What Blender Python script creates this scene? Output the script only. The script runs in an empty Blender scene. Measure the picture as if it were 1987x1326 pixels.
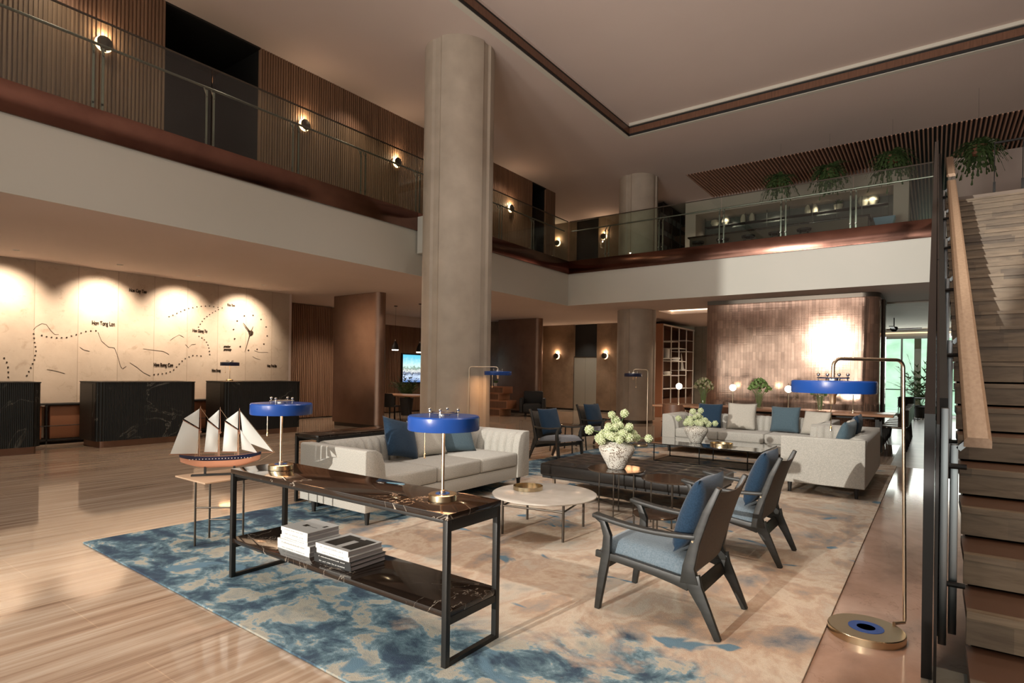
import bpy, bmesh, math, random
from mathutils import Vector, Matrix
from math import pi, sin, cos, radians as R
random.seed(7)
C = bpy.context.scene.collection
S = bpy.context.scene

# ---------------------------------------------------------------- camera
YAW, PITCH, ROLL, FOC, CY = -36.177, 0.0616, 0.858, 1119.0, 723.04
cd = bpy.data.cameras.new('camera'); cam = bpy.data.objects.new('camera', cd); C.objects.link(cam)
cd.sensor_fit = 'HORIZONTAL'; cd.sensor_width = 36.0; cd.lens = FOC / 1987 * 36.0
cd.shift_y = (CY - 663.0) / 1987.0
cd.clip_start = 0.05; cd.clip_end = 300
y_, p_, r_ = R(YAW), R(PITCH), R(ROLL)
fw = Vector((sin(y_) * cos(p_), cos(y_) * cos(p_), sin(p_)))
rt = Vector((cos(y_), -sin(y_), 0)); up = rt.cross(fw)
RT = rt * cos(r_) + up * sin(r_); UP = -rt * sin(r_) + up * cos(r_)
m = Matrix((RT, UP, -fw)).transposed().to_4x4(); m.translation = Vector((0, 0, 1.4))
cam.matrix_world = m
S.camera = cam

# ---------------------------------------------------------------- colour management, world
S.view_settings.view_transform = 'Standard'
try: S.view_settings.look = 'None'
except Exception: pass
S.view_settings.gamma = 1.0
S.view_settings.use_curve_mapping = False
S.view_settings.exposure = 0.45
S.cycles.use_denoising = True
S.cycles.max_bounces = 8
S.cycles.transparent_max_bounces = 24
S.cycles.sample_clamp_indirect = 6.0
S.cycles.blur_glossy = 0.1
S.cycles.caustics_reflective = False
S.cycles.caustics_refractive = False
W = bpy.data.worlds.new('world'); S.world = W; W.use_nodes = True
bg = W.node_tree.nodes['Background']; bg.inputs[0].default_value = (0.80, 0.93, 1.0, 1); bg.inputs[1].default_value = 2.0

# ---------------------------------------------------------------- large lights
def light(kind, loc, energy, col, target=None, **kw):
    d = bpy.data.lights.new('light', kind); d.energy = energy; d.color = col
    for k, v in kw.items(): setattr(d, k, v)
    o = bpy.data.objects.new('light', d); C.objects.link(o); o.location = loc
    if target is not None:
        o.rotation_euler = (Vector(target) - Vector(loc)).to_track_quat('-Z', 'Y').to_euler()
    return o
KEY = 10200
# key spot set from the cast shadows, trimmed by openings shaped in wall_front
light('SPOT', (-3.7, -14.0, 3.6), KEY, (1.0, 0.94, 0.85), (-3.1, 6.0, 2.0), spot_size=R(24), spot_blend=0.04, shadow_soft_size=0.05)
# added high fill panel, plus sky light in two wide openings behind the camera
DAY = (1.0, 0.965, 0.91)
light('AREA', (-4.5, -6.9, 6.35), 150, DAY, (-4.5, 6, 4.6), shape='RECTANGLE', size=17, size_y=1.3)
light('AREA', (-9.2, -7.12, 2.2), 135, DAY, (-9.2, 4, 2.2), shape='RECTANGLE', size=8.6, size_y=3.6)
light('AREA', (1.2, -7.12, 2.2), 110, DAY, (1.2, 4, 2.2), shape='RECTANGLE', size=6.6, size_y=3.6)
# unseen upward fill spots added behind the camera to brighten the ceiling
for x, y, e in ((-4.5, -4.5, 1050), (-0.5, -3.0, 1150), (3.2, -3.0, 950)):
    light('SPOT', (x, y, 0.3), e, (1.0, 0.91, 0.84), (x*0.7-0.6, 5.0, 7.6), spot_size=R(74), spot_blend=1.0, shadow_soft_size=0.6)
light('SPOT', (-2.2, -4.2, 0.3), 1900, (1.0, 0.89, 0.82), (-0.8, 11.5, 7.4), spot_size=R(58), spot_blend=1.0, shadow_soft_size=0.6)
# far dining room daylight through its windows
light('AREA', (-0.6, 26.3, 1.7), 70, (1.0, 0.98, 0.94), (-0.6, 10, 1.2), shape='RECTANGLE', size=3.4, size_y=2.6)
# downward spots without fixtures, added to brighten halls, mezzanine, bar, coffer and stairs
WARM = (1.0, 0.80, 0.62)
def down(x, y, z, e, size=120, col=WARM, tgt=None):
    return light('SPOT', (x, y, z), e, col, tgt or (x, y, z-3), spot_size=R(size), spot_blend=0.8, shadow_soft_size=0.04)
for x, y, e in ((-11.6, 17.8, 70), (-9.9, 17.9, 70), (-10.0, 12.3, 110), (-13.2, 10.2, 150), (-13.3, 14.0, 60), (-10.4, 3.4, 90), (-10.4, 6.6, 90), (-10.0, 9.2, 60), (-5.7, 17.0, 120), (-6.0, 20.0, 190), (-8.4, 16.2, 60)): down(x, y, 3.26, e)
for x, y, e in ((-9.3, 2.6, 45), (-9.3, 5.0, 35), (-9.3, 7.6, 45), (-9.3, 10.2, 45), (-9.3, 12.8, 45), (-11.4, 17.2, 80), (-9.3, 17.2, 80), (-6.2, 17.6, 70)): down(x, y, 7.17, e, 110)
for x, y in ((-4.6, 2.5), (-1.8, 2.5), (-4.6, 6.0), (-1.8, 6.0), (-4.6, 9.5), (-1.8, 9.5)): down(x, y, 7.44, 175, 100, (1.0, 0.93, 0.86))
down(-10.6, 18.6, 3.26, 60, 70, (1.0, 0.93, 0.8), (-10.65, 19.36, 0.6))
for x in (-5.6, -4.2, -2.8, -1.5): down(x, 19.35, 6.69, 26, 130, (1.0, 0.84, 0.66), (x, 19.75, 5.4))
for x, y, e in ((1.2, 4.2, 190), (1.2, 8.2, 80), (1.3, 15.8, 60)): down(x, y, 7.15, e, 120, (1.0, 0.84, 0.66))
# ---------------------------------------------------------------- mesh helpers
class MB:
    def __init__(s): s.v = []; s.f = []
    def add(s, v, f):
        n = len(s.v); s.v += [tuple(p) for p in v]; s.f += [tuple(i + n for i in q) for q in f]; return s
    def box(s, x0, x1, y0, y1, z0, z1, rot=0, piv=None):
        if x0 > x1: x0, x1 = x1, x0
        if y0 > y1: y0, y1 = y1, y0
        if z0 > z1: z0, z1 = z1, z0
        v = [(x0,y0,z0),(x1,y0,z0),(x1,y1,z0),(x0,y1,z0),(x0,y0,z1),(x1,y0,z1),(x1,y1,z1),(x0,y1,z1)]
        if rot:
            cx, cy = piv or ((x0+x1)/2, (y0+y1)/2); c, q = cos(rot), sin(rot)
            v = [(cx+(a-cx)*c-(b-cy)*q, cy+(a-cx)*q+(b-cy)*c, d) for a, b, d in v]
        return s.add(v, [(0,3,2,1),(4,5,6,7),(0,1,5,4),(1,2,6,5),(2,3,7,6),(3,0,4,7)])
    def tube(s, pts, r, n=10, closed=False, cap=True):
        pts = [Vector(p) for p in pts]; m = len(pts); rs = r if isinstance(r, (list, tuple)) else [r]*m
        v = []; nrm = None
        for i, p in enumerate(pts):
            if closed: t = (pts[(i+1) % m] - pts[i-1]).normalized()
            else: t = (pts[min(i+1, m-1)] - pts[max(i-1, 0)]).normalized()
            if nrm is None:
                a = Vector((0,0,1)) if abs(t.z) < 0.9 else Vector((1,0,0)); nrm = t.cross(a).normalized()
            nrm = (nrm - t * nrm.dot(t)).normalized(); b = t.cross(nrm)
            for k in range(n):
                q = 2*pi*k/n; v.append(p + (nrm*cos(q) + b*sin(q))*rs[i])
        f = []
        for i in range(m if closed else m-1):
            for k in range(n):
                j = (i+1) % m; f.append((i*n+k, i*n+(k+1) % n, j*n+(k+1) % n, j*n+k))
        if cap and not closed: f += [tuple(range(n))[::-1], tuple((m-1)*n+k for k in range(n))]
        return s.add(v, f)
    def lathe(s, prof, c=(0,0,0), n=36, axis='z'):
        v = []; f = []; m = len(prof)
        for r, z in prof:
            for k in range(n):
                q = 2*pi*k/n; a, b = r*cos(q), r*sin(q)
                v.append((c[0]+a, c[1]+b, c[2]+z) if axis == 'z' else ((c[0]+z, c[1]+a, c[2]+b) if axis == 'x' else (c[0]+b, c[1]+z, c[2]+a)))
        for i in range(m-1):
            for k in range(n): f.append((i*n+k, i*n+(k+1) % n, (i+1)*n+(k+1) % n, (i+1)*n+k))
        if prof[0][0] > 1e-6: f.append(tuple(range(n))[::-1])
        if prof[-1][0] > 1e-6: f.append(tuple((m-1)*n+k for k in range(n)))
        return s.add(v, f)
    def prism(s, poly, a, b, axis='z'):
        n = len(poly)
        def P(p, h): return (p[0],p[1],h) if axis == 'z' else ((h,p[0],p[1]) if axis == 'x' else (p[0],h,p[1]))
        v = [P(p,a) for p in poly] + [P(p,b) for p in poly]
        f = [tuple(range(n))[::-1], tuple(range(n,2*n))] + [(i,(i+1) % n,n+(i+1) % n,n+i) for i in range(n)]
        return s.add(v, f)
    def strip(s, pts, w, a, b, axis='y'):
        "a bar bent along pts in a plane, half-widths w, from a to b across that plane"
        m = len(pts); w = w if isinstance(w, (list, tuple)) else [w]*m; L = []; Rr = []
        for i in range(m):
            p = Vector(pts[i]); t = (Vector(pts[min(i+1,m-1)]) - Vector(pts[max(i-1,0)])).normalized()
            n = Vector((-t.y, t.x)); L.append(p+n*w[i]); Rr.append(p-n*w[i])
        n = len(s.v); q = m
        def P(p, h): return (p[0],p[1],h) if axis == 'z' else ((h,p[0],p[1]) if axis == 'x' else (p[0],h,p[1]))
        v = [P(p,a) for p in L]+[P(p,a) for p in Rr]+[P(p,b) for p in L]+[P(p,b) for p in Rr]; f = []
        for i in range(m-1):
            f += [(i,i+1,q+i+1,q+i),(2*q+i,3*q+i,3*q+i+1,2*q+i+1),(i,2*q+i,2*q+i+1,i+1),(q+i,q+i+1,3*q+i+1,3*q+i)]
        f += [(0,q,3*q,2*q),(m-1,2*q+m-1,3*q+m-1,q+m-1)]
        return s.add(v, f)
    def quad(s, a, b, c, d): return s.add([a,b,c,d], [(0,1,2,3)])
    def ball(s, c, r, n=10, jit=0.0, sq=(1,1,1)):
        v = [(c[0],c[1],c[2]-r*sq[2])]; f = []; rows = n//2
        for i in range(1, rows):
            th = pi*i/rows
            for k in range(n):
                q = 2*pi*k/n; rr = r*(1+random.uniform(-jit,jit))
                v.append((c[0]+rr*sq[0]*sin(th)*cos(q), c[1]+rr*sq[1]*sin(th)*sin(q), c[2]-rr*sq[2]*cos(th)))
        v.append((c[0],c[1],c[2]+r*sq[2])); last = len(v)-1
        for k in range(n): f.append((0, 1+(k+1) % n, 1+k))
        for i in range(rows-2):
            for k in range(n): f.append((1+i*n+k, 1+i*n+(k+1) % n, 1+(i+1)*n+(k+1) % n, 1+(i+1)*n+k))
        for k in range(n): f.append((last, 1+(rows-2)*n+k, 1+(rows-2)*n+(k+1) % n))
        return s.add(v, f)
    def build(s, name, mt, parent=None, bev=0, seg=2, smooth=True, off=None, ang=35):
        me = bpy.data.meshes.new(name)
        vv = s.v if off is None else [(a-off[0], b-off[1], c-off[2]) for a, b, c in s.v]
        me.from_pydata(vv, [], s.f); me.update()
        bm = bmesh.new(); bm.from_mesh(me)
        bmesh.ops.recalc_face_normals(bm, faces=bm.faces)
        if bev:
            es = [e for e in bm.edges if len(e.link_faces) == 2 and e.calc_face_angle(0) > 0.6]
            bmesh.ops.bevel(bm, geom=es, offset=bev, segments=seg, profile=0.5, affect='EDGES', clamp_overlap=True)
        bm.to_mesh(me); bm.free()
        if smooth:
            me.shade_smooth(); me.set_sharp_from_angle(angle=R(ang))
        me.materials.append(mt)
        o = bpy.data.objects.new(name, me); C.objects.link(o)
        if parent is not None: o.parent = parent
        return o
def tag(o, label, cat, group=None, kind=None):
    o['label'] = label; o['category'] = cat
    if group: o['group'] = group
    if kind: o['kind'] = kind
    return o
def thing(name, label, cat, loc=(0,0,0), rz=0, group=None):
    o = bpy.data.objects.new(name, None); C.objects.link(o); o.location = loc; o.rotation_euler = (0,0,rz)
    o.empty_display_size = 0.1
    return tag(o, label, cat, group)
def struct(name, mb, mt, **k):
    o = mb.build(name, mt, **k); o['kind'] = 'structure'; return o
def dup(root, loc, rz=None, label=None, group=None):
    r = root.copy(); C.objects.link(r); r.location = loc
    if rz is not None: r.rotation_euler = (0,0,rz)
    if label: r['label'] = label
    if group: r['group'] = group
    for ch in [o for o in C.objects if o.parent == root]:
        c = ch.copy(); C.objects.link(c); c.parent = r
        for g in [o for o in C.objects if o.parent == ch]:
            d = g.copy(); C.objects.link(d); d.parent = c
    return r

# ---------------------------------------------------------------- materials
def base(name, col, rough=0.5, metal=0.0, spec=0.5):
    mt = bpy.data.materials.new(name); mt.use_nodes = True; nt = mt.node_tree; b = nt.nodes['Principled BSDF']
    b.inputs['Base Color'].default_value = (*col, 1); b.inputs['Roughness'].default_value = rough
    b.inputs['Metallic'].default_value = metal; b.inputs['Specular IOR Level'].default_value = spec
    return mt, nt, b
def N(nt, t, **kw):
    n = nt.nodes.new('ShaderNode'+t)
    for k, v in kw.items():
        if k in n.inputs: n.inputs[k].default_value = v
        else: setattr(n, k, v)
    return n
def coords(nt, scale=(1,1,1), obj=False, loc=(0,0,0), rot=(0,0,0)):
    g = N(nt, 'NewGeometry') if not obj else N(nt, 'TexCoord'); mp = N(nt, 'Mapping')
    nt.links.new(g.outputs['Object' if obj else 'Position'], mp.inputs[0]); mp.inputs['Scale'].default_value = scale
    mp.inputs['Location'].default_value = loc; mp.inputs['Rotation'].default_value = rot
    return mp.outputs[0]
def noise(nt, vec, scale, detail=4, rough=0.5, dist=0):
    n = N(nt, 'TexNoise'); n.inputs['Scale'].default_value = scale; n.inputs['Detail'].default_value = detail
    n.inputs['Roughness'].default_value = rough; n.inputs['Distortion'].default_value = dist
    nt.links.new(vec, n.inputs['Vector']); return n.outputs[0]
def ramp(nt, fac, stops, interp='LINEAR'):
    r = N(nt, 'ValToRGB'); r.color_ramp.interpolation = interp; e = r.color_ramp.elements
    while len(e) < len(stops): e.new(0.5)
    for i, (p, c) in enumerate(stops):
        e[i].position = p; e[i].color = (*c, 1) if len(c) == 3 else c
    nt.links.new(fac, r.inputs[0]); return r.outputs[0]
def bump(nt, b, h, st=0.3, dist=0.01):
    n = N(nt, 'Bump'); n.inputs['Strength'].default_value = st; n.inputs['Distance'].default_value = dist
    nt.links.new(h, n.inputs['Height']); nt.links.new(n.outputs[0], b.inputs['Normal'])
def math_(nt, op, a, b=None, clamp=False):
    n = N(nt, 'Math'); n.operation = op; n.use_clamp = clamp
    for i, x in enumerate((a, b)):
        if x is None: continue
        if isinstance(x, (int, float)): n.inputs[i].default_value = x
        else: nt.links.new(x, n.inputs[i])
    return n.outputs[0]
def mixc(nt, f, a, b, mode='MIX'):
    n = N(nt, 'Mix'); n.data_type = 'RGBA'; n.blend_type = mode
    if isinstance(f, (int, float)): n.inputs[0].default_value = f
    else: nt.links.new(f, n.inputs[0])
    for i, x in ((6, a), (7, b)):
        if isinstance(x, tuple): n.inputs[i].default_value = (*x, 1)
        else: nt.links.new(x, n.inputs[i])
    return n.outputs[2]
def var(name, c1, c2, rough=0.5, metal=0.0, scale=4, st=(1,1,1), bs=0, bst=0.2, detail=4, obj=False, spec=0.5):
    "colour that wanders between c1 and c2, optional bump"
    mt, nt, b = base(name, c1, rough, metal, spec); v = coords(nt, st, obj)
    n = noise(nt, v, scale, detail); nt.links.new(ramp(nt, n, [(0.3, c1), (0.7, c2)]), b.inputs['Base Color'])
    if bs: bump(nt, b, noise(nt, v, bs, 3), bst, 0.004)
    return mt
def plain(name, c, rough=0.5, metal=0.0, spec=0.5): return base(name, c, rough, metal, spec)[0]
def emit(name, c, st):
    mt = bpy.data.materials.new(name); mt.use_nodes = True; nt = mt.node_tree; b = nt.nodes['Principled BSDF']
    b.inputs['Base Color'].default_value = (*c, 1); b.inputs['Emission Color'].default_value = (*c, 1); b.inputs['Emission Strength'].default_value = st
    return mt
def glassm(name, tint=(0.9,0.95,0.93), refl=1.0, rough=0.0):
    mt = bpy.data.materials.new(name); mt.use_nodes = True; nt = mt.node_tree; nt.nodes.clear()
    o = N(nt, 'OutputMaterial'); t = N(nt, 'BsdfTransparent'); t.inputs[0].default_value = (*tint, 1)
    g = N(nt, 'BsdfGlossy'); g.inputs['Roughness'].default_value = rough; g.inputs['Color'].default_value = (1,1,1,1)
    fr = N(nt, 'Fresnel'); fr.inputs[0].default_value = 1.5; mx = N(nt, 'MixShader')
    geo = N(nt, 'NewGeometry'); front = math_(nt, 'SUBTRACT', 1.0, geo.outputs['Backfacing'])
    nt.links.new(math_(nt, 'MULTIPLY', math_(nt, 'MULTIPLY', fr.outputs[0], refl, True), front), mx.inputs[0])
    nt.links.new(t.outputs[0], mx.inputs[1]); nt.links.new(g.outputs[0], mx.inputs[2]); nt.links.new(mx.outputs[0], o.inputs[0])
    return mt

M = {}
M['ceil'] = var('ceiling_paint', (0.60,0.50,0.445), (0.63,0.53,0.475), 0.9, scale=0.6)
M['fascia'] = var('fascia_paint', (0.60,0.60,0.54), (0.63,0.62,0.56), 0.5, scale=0.7)
M['trimw'] = plain('pale_trim', (0.6,0.58,0.5), 0.7)
M['concrete'] = var('column_plaster', (0.37,0.315,0.25), (0.45,0.385,0.31), 0.55, scale=3.0, bs=60, bst=0.05, detail=8)
M['black'] = plain('black_metal', (0.012,0.011,0.010), 0.38, 0.6)
M['blackm'] = plain('matt_black', (0.01,0.009,0.008), 0.6)
M['bronze'] = plain('dark_bronze_metal', (0.10,0.085,0.07), 0.38, 0.9)
M['steel'] = plain('brushed_steel', (0.30,0.29,0.27), 0.36, 1.0)
M['bsteel'] = plain('blued_steel', (0.30,0.325,0.34), 0.32, 1.0)
M['brass'] = plain('satin_brass', (0.58,0.47,0.31), 0.26, 1.0)
M['pale_brass'] = plain('pale_brass', (0.68,0.56,0.42), 0.30, 1.0)
M['blue'] = plain('cobalt_lacquer', (0.010,0.058,0.27), 0.27)
M['navy'] = plain('navy_lacquer', (0.012,0.016,0.05), 0.3)
M['chrome'] = plain('polished_metal', (0.75,0.70,0.62), 0.12, 1.0)
M['glass'] = glassm('balustrade_glass', (0.86,0.92,0.88), 1.0)
M['sglass'] = glassm('smoked_glass', (0.18,0.17,0.16), 1.6, 0.02)
M['vglass'] = glassm('vase_glass', (0.97,0.98,0.97), 1.3)
M['gun'] = plain('gunmetal_frame', (0.030,0.029,0.027), 0.45, 0.5)
M['wglass'] = glassm('window_glass', (0.93,0.97,0.95), 0.8)
def fabric(name, c1, c2, bst=0.35, sc=240):
    mt, nt, b = base(name, c1, 0.92, 0, 0.2); v = coords(nt, (1,1,1), True)
    n = noise(nt, v, sc*0.5, 2); nt.links.new(ramp(nt, n, [(0.32, c1), (0.68, c2)]), b.inputs['Base Color'])
    bump(nt, b, noise(nt, v, sc, 2), bst, 0.002); b.inputs['Sheen Weight'].default_value = 0.15
    return mt
M['sofa'] = fabric('oatmeal_upholstery', (0.38,0.37,0.335), (0.51,0.495,0.45))
M['fblue'] = fabric('slate_blue_cloth', (0.12,0.165,0.20), (0.175,0.225,0.265))
M['fnavy'] = fabric('deep_blue_cloth', (0.012,0.030,0.058), (0.020,0.046,0.084))
M['fmid'] = fabric('mid_blue_cloth', (0.065,0.105,0.135), (0.095,0.145,0.175))
M['fpale'] = fabric('pale_grey_cloth', (0.42,0.40,0.35), (0.55,0.52,0.46))
M['fgrey'] = fabric('grey_cloth', (0.15,0.155,0.17), (0.21,0.215,0.23))
M['leather'] = var('black_leather', (0.010,0.008,0.007), (0.016,0.013,0.011), 0.30, scale=30, bs=180, bst=0.1, obj=True)
M['dwood'] = var('charcoal_oak', (0.011,0.011,0.010), (0.022,0.022,0.019), 0.46, scale=5, st=(1,8,8), obj=True)
M['woven'] = var('brown_leather_sling', (0.055,0.046,0.037), (0.08,0.067,0.053), 0.6, scale=90, bs=220, bst=0.25, obj=True)
M['tablewood'] = var('warm_timber', (0.30,0.15,0.085), (0.40,0.21,0.12), 0.3, scale=3, st=(1,12,12))
M['brownw'] = var('walnut', (0.11,0.05,0.028), (0.17,0.08,0.045), 0.45, scale=3, st=(10,10,1))
M['foliage'] = var('fern_leaves', (0.03,0.065,0.018), (0.07,0.12,0.035), 0.6, scale=12)
M['leafb'] = var('bright_leaves', (0.10,0.19,0.045), (0.20,0.30,0.09), 0.6, scale=14)
M['petal'] = var('green_white_petals', (0.36,0.46,0.17), (0.80,0.82,0.62), 0.7, scale=60, bs=90, bst=0.6)
M['stem'] = plain('green_stem', (0.12,0.2,0.05), 0.6)
M['terra'] = plain('terracotta', (0.32,0.14,0.08), 0.7)
M['book'] = plain('white_book_cover', (0.72,0.72,0.70), 0.45)
M['bookb'] = plain('black_book_cover', (0.03,0.03,0.03), 0.4)
M['page'] = var('page_edges', (0.42,0.41,0.43), (0.5,0.49,0.5), 0.8, scale=10, st=(1,1,120), obj=True)
M['ink'] = plain('ink_print', (0.03,0.028,0.025), 0.5)
M['inkg'] = plain('grey_print', (0.3,0.3,0.29), 0.5)
M['sail'] = plain('cream_sailcloth', (0.72,0.74,0.71), 0.85)
M['mast'] = plain('model_timber', (0.36,0.17,0.10), 0.5)
M['rope'] = plain('model_rope', (0.62,0.45,0.28), 0.7)
M['white'] = plain('white_enamel', (0.75,0.73,0.68), 0.4)
M['bluebox'] = plain('pale_blue_bin', (0.2,0.34,0.5), 0.6)
M['globe'] = emit('opal_globe', (1.0,0.86,0.68), 7.0)
M['glow'] = emit('lamp_glow', (1.0,0.66,0.38), 2.6)
M['lift'] = plain('lift_steel', (0.50,0.49,0.42), 0.42, 0.75)
M['softglow'] = emit('diffuser', (1.0,0.8,0.58), 2.2)
M['cove'] = emit('cove_strip', (1.0,0.66,0.36), 1.2)
def marble(name, c0, c1, vein, rough, sc=1.6, th=0.012, vs=1.0):
    mt, nt, b = base(name, c0, rough); v = coords(nt)
    n1 = noise(nt, v, sc, 6, 0.6, 0.6); basec = ramp(nt, n1, [(0.3, c0), (0.75, c1)])
    n2 = noise(nt, v, sc*0.75, 5, 0.55, 1.4); d = math_(nt, 'ABSOLUTE', math_(nt, 'SUBTRACT', n2, 0.5))
    n3 = noise(nt, v, sc*1.1, 2); gate = ramp(nt, n3, [(0.42, (0,0,0)), (0.62, (1,1,1))])
    vn = ramp(nt, d, [(0.0, (vs,vs,vs)), (th, (0,0,0))])
    f = N(nt, 'Mix'); f.data_type = 'RGBA'; f.blend_type = 'MULTIPLY'; f.inputs[0].default_value = 1
    nt.links.new(vn, f.inputs[6]); nt.links.new(gate, f.inputs[7])
    nt.links.new(mixc(nt, f.outputs[2], basec, vein), b.inputs['Base Color'])
    return mt
M['bmarble'] = marble('brown_black_marble', (0.013,0.009,0.007), (0.032,0.020,0.014), (0.50,0.43,0.35), 0.07, 2.2, 0.0045)
M['kmarble'] = marble('black_desk_marble', (0.008,0.008,0.007), (0.015,0.014,0.012), (0.22,0.21,0.18), 0.42, 1.2, 0.008, 0.7)
M['kmarble'].node_tree.nodes['Principled BSDF'].inputs['Specular IOR Level'].default_value = 0.25
M['wmarble'] = var('white_marble', (0.55,0.51,0.45), (0.66,0.62,0.56), 0.22, scale=7, detail=8)
def copper(name, c1, c2, rough, sc=(1,1,1), bst=0.15, bscale=14, rv=0.1):
    mt, nt, b = base(name, c1, rough, 1.0); v = coords(nt, sc)
    n = noise(nt, v, 2.2, 6, 0.6); nt.links.new(ramp(nt, n, [(0.3, c1), (0.7, c2)]), b.inputs['Base Color'])
    v2 = coords(nt, (14,14,0.4)); v3 = coords(nt, (0.5,0.5,16))
    h = math_(nt, 'ADD', noise(nt, v2, bscale*0.3, 2), noise(nt, v3, bscale*0.2, 2))
    bump(nt, b, h, bst, 0.004)
    mr = N(nt, 'MapRange'); mr.inputs[3].default_value = rough-rv; mr.inputs[4].default_value = rough+rv
    nt.links.new(n, mr.inputs[0]); nt.links.new(mr.outputs[0], b.inputs['Roughness'])
    return mt
M['copband'] = copper('copper_band', (0.17,0.085,0.065), (0.23,0.12,0.09), 0.17, bst=0.03, rv=0.04)
M['copwall'] = copper('copper_cladding', (0.32,0.20,0.15), (0.48,0.32,0.245), 0.085, bst=0.045, rv=0.012)
nt = M['copwall'].node_tree; b = nt.nodes['Principled BSDF']; b.inputs['Metallic'].default_value = 0.78
sp = N(nt, 'SeparateXYZ'); nt.links.new(coords(nt), sp.inputs[0]); cm = N(nt, 'CombineXYZ'); wn = N(nt, 'TexWhiteNoise'); wn.noise_dimensions = '2D'
nt.links.new(math_(nt, 'FLOOR', math_(nt, 'MULTIPLY', sp.outputs[0], 14.0)), cm.inputs[0]); nt.links.new(math_(nt, 'FLOOR', math_(nt, 'MULTIPLY', sp.outputs[2], 5.0)), cm.inputs[1]); nt.links.new(cm.outputs[0], wn.inputs[0])
src = b.inputs['Base Color'].links[0].from_socket
line = math_(nt, 'LESS_THAN', math_(nt, 'FRACT', math_(nt, 'MULTIPLY', sp.outputs[0], 14.0)), 0.09)
tone = mixc(nt, line, ramp(nt, wn.outputs['Value'], [(0,(0.78,0.78,0.78)),(1,(1.12,1.12,1.12))]), (0.6,0.58,0.56))
nt.links.new(mixc(nt, 1.0, src, tone, 'MULTIPLY'), b.inputs['Base Color'])
M['coppanel'] = copper('aged_copper_panel', (0.24,0.155,0.115), (0.31,0.205,0.155), 0.40, bst=0.12, rv=0.06)
def woodslat(name, c1, c2):
    mt, nt, b = base(name, c1, 0.55); v = coords(nt, (1,9,0.35)); n = noise(nt, v, 2.0, 4)
    nt.links.new(ramp(nt, n, [(0.3, c1), (0.7, c2)]), b.inputs['Base Color']); return mt
M['slat'] = woodslat('ribbed_timber', (0.19,0.105,0.062), (0.30,0.175,0.11))
M['slatc'] = plain('ceiling_slat_timber', (0.48,0.28,0.19), 0.55)
def stone(name, c1, c2, joint, w, h, rough=0.6, axis='y', crack=True):
    "large stone slabs with thin joints, on a wall along axis"
    mt, nt, b = base(name, c1, rough); v = coords(nt)
    n = noise(nt, v, 1.1, 8, 0.62, 0.3); col = ramp(nt, n, [(0.28, c1), (0.72, c2)])
    if crack:
        n2 = noise(nt, v, 5.5, 6, 0.7, 0.8); d = ramp(nt, n2, [(0.56, (1,1,1)), (0.72, (0.72,0.68,0.62))]); col = mixc(nt, 0.8, col, d, 'MULTIPLY')
    sp = N(nt, 'SeparateXYZ'); nt.links.new(v, sp.inputs[0])
    a = sp.outputs[1] if axis == 'y' else sp.outputs[0]
    fx = math_(nt, 'ABSOLUTE', math_(nt, 'SUBTRACT', math_(nt, 'FRACT', math_(nt, 'MULTIPLY', a, 1/w)), 0.5))
    line = math_(nt, 'GREATER_THAN', fx, 0.5-0.004/w)
    wid = math_(nt, 'FLOOR', math_(nt, 'MULTIPLY', a, 1/w))
    wn = N(nt, 'TexWhiteNoise'); wn.noise_dimensions = '1D'; nt.links.new(wid, wn.inputs['W'])
    tone = ramp(nt, wn.outputs['Value'], [(0, (0.84,0.84,0.84)), (1, (1.05,1.05,1.05))])
    col = mixc(nt, 1.0, col, tone, 'MULTIPLY')
    nt.links.new(mixc(nt, line, col, joint), b.inputs['Base Color'])
    bump(nt, b, noise(nt, v, 8, 6, 0.6), 0.25, 0.01)
    return mt
M['stonew'] = stone('cream_travertine', (0.44,0.34,0.255), (0.60,0.49,0.385), (0.30,0.23,0.16), 0.66, 3)
M['stoneb'] = stone('brown_marble_wall', (0.12,0.075,0.045), (0.30,0.205,0.135), (0.12,0.09,0.07), 1.6, 3, 0.35, 'x')
M['stoneg'] = stone('grey_stone_wall', (0.20,0.18,0.14), (0.30,0.27,0.22), (0.10,0.09,0.07), 1.2, 3, 0.5, 'x')
M['bar'] = stone('grey_green_bar_back', (0.075,0.085,0.075), (0.13,0.14,0.125), (0.05,0.05,0.045), 1.3, 3, 0.4, 'x')
# polished travertine floor, streaked along the hall
mt, nt, b = base('streaked_travertine_floor', (0.5,0.36,0.26), 0.06, 0, 0.5); v = coords(nt, (15.0,0.55,1)); vw = coords(nt)
n1 = noise(nt, v, 1.0, 10, 0.66, 0.15)
col = ramp(nt, n1, [(0.30,(0.22,0.145,0.10)),(0.42,(0.37,0.265,0.19)),(0.52,(0.46,0.355,0.265)),(0.64,(0.56,0.465,0.37))])
br = N(nt, 'TexBrick'); br.offset = 0.5; br.inputs['Scale'].default_value = 1.0; br.inputs['Brick Width'].default_value = 1.2; br.inputs['Row Height'].default_value = 0.6
br.inputs['Mortar Size'].default_value = 0.0025; br.inputs['Mortar Smooth'].default_value = 0.0; br.inputs['Color1'].default_value = (0.95,0.95,0.95,1); br.inputs['Color2'].default_value = (1.03,1.02,1.01,1); br.inputs['Mortar'].default_value = (1.2,1.18,1.14,1)
nt.links.new(coords(nt, rot=(0,0,pi/2)), br.inputs[0])
nt.links.new(mixc(nt, 1.0, col, br.outputs[0], 'MULTIPLY'), b.inputs['Base Color'])
M['floor'] = mt
mt, nt, b = base('grey_oak_floor', (0.2,0.15,0.11), 0.28); br = N(nt, 'TexBrick'); br.offset = 0.37
br.inputs['Scale'].default_value = 1.0; br.inputs['Brick Width'].default_value = 1.4; br.inputs['Row Height'].default_value = 0.16; br.inputs['Mortar Size'].default_value = 0.002
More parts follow.
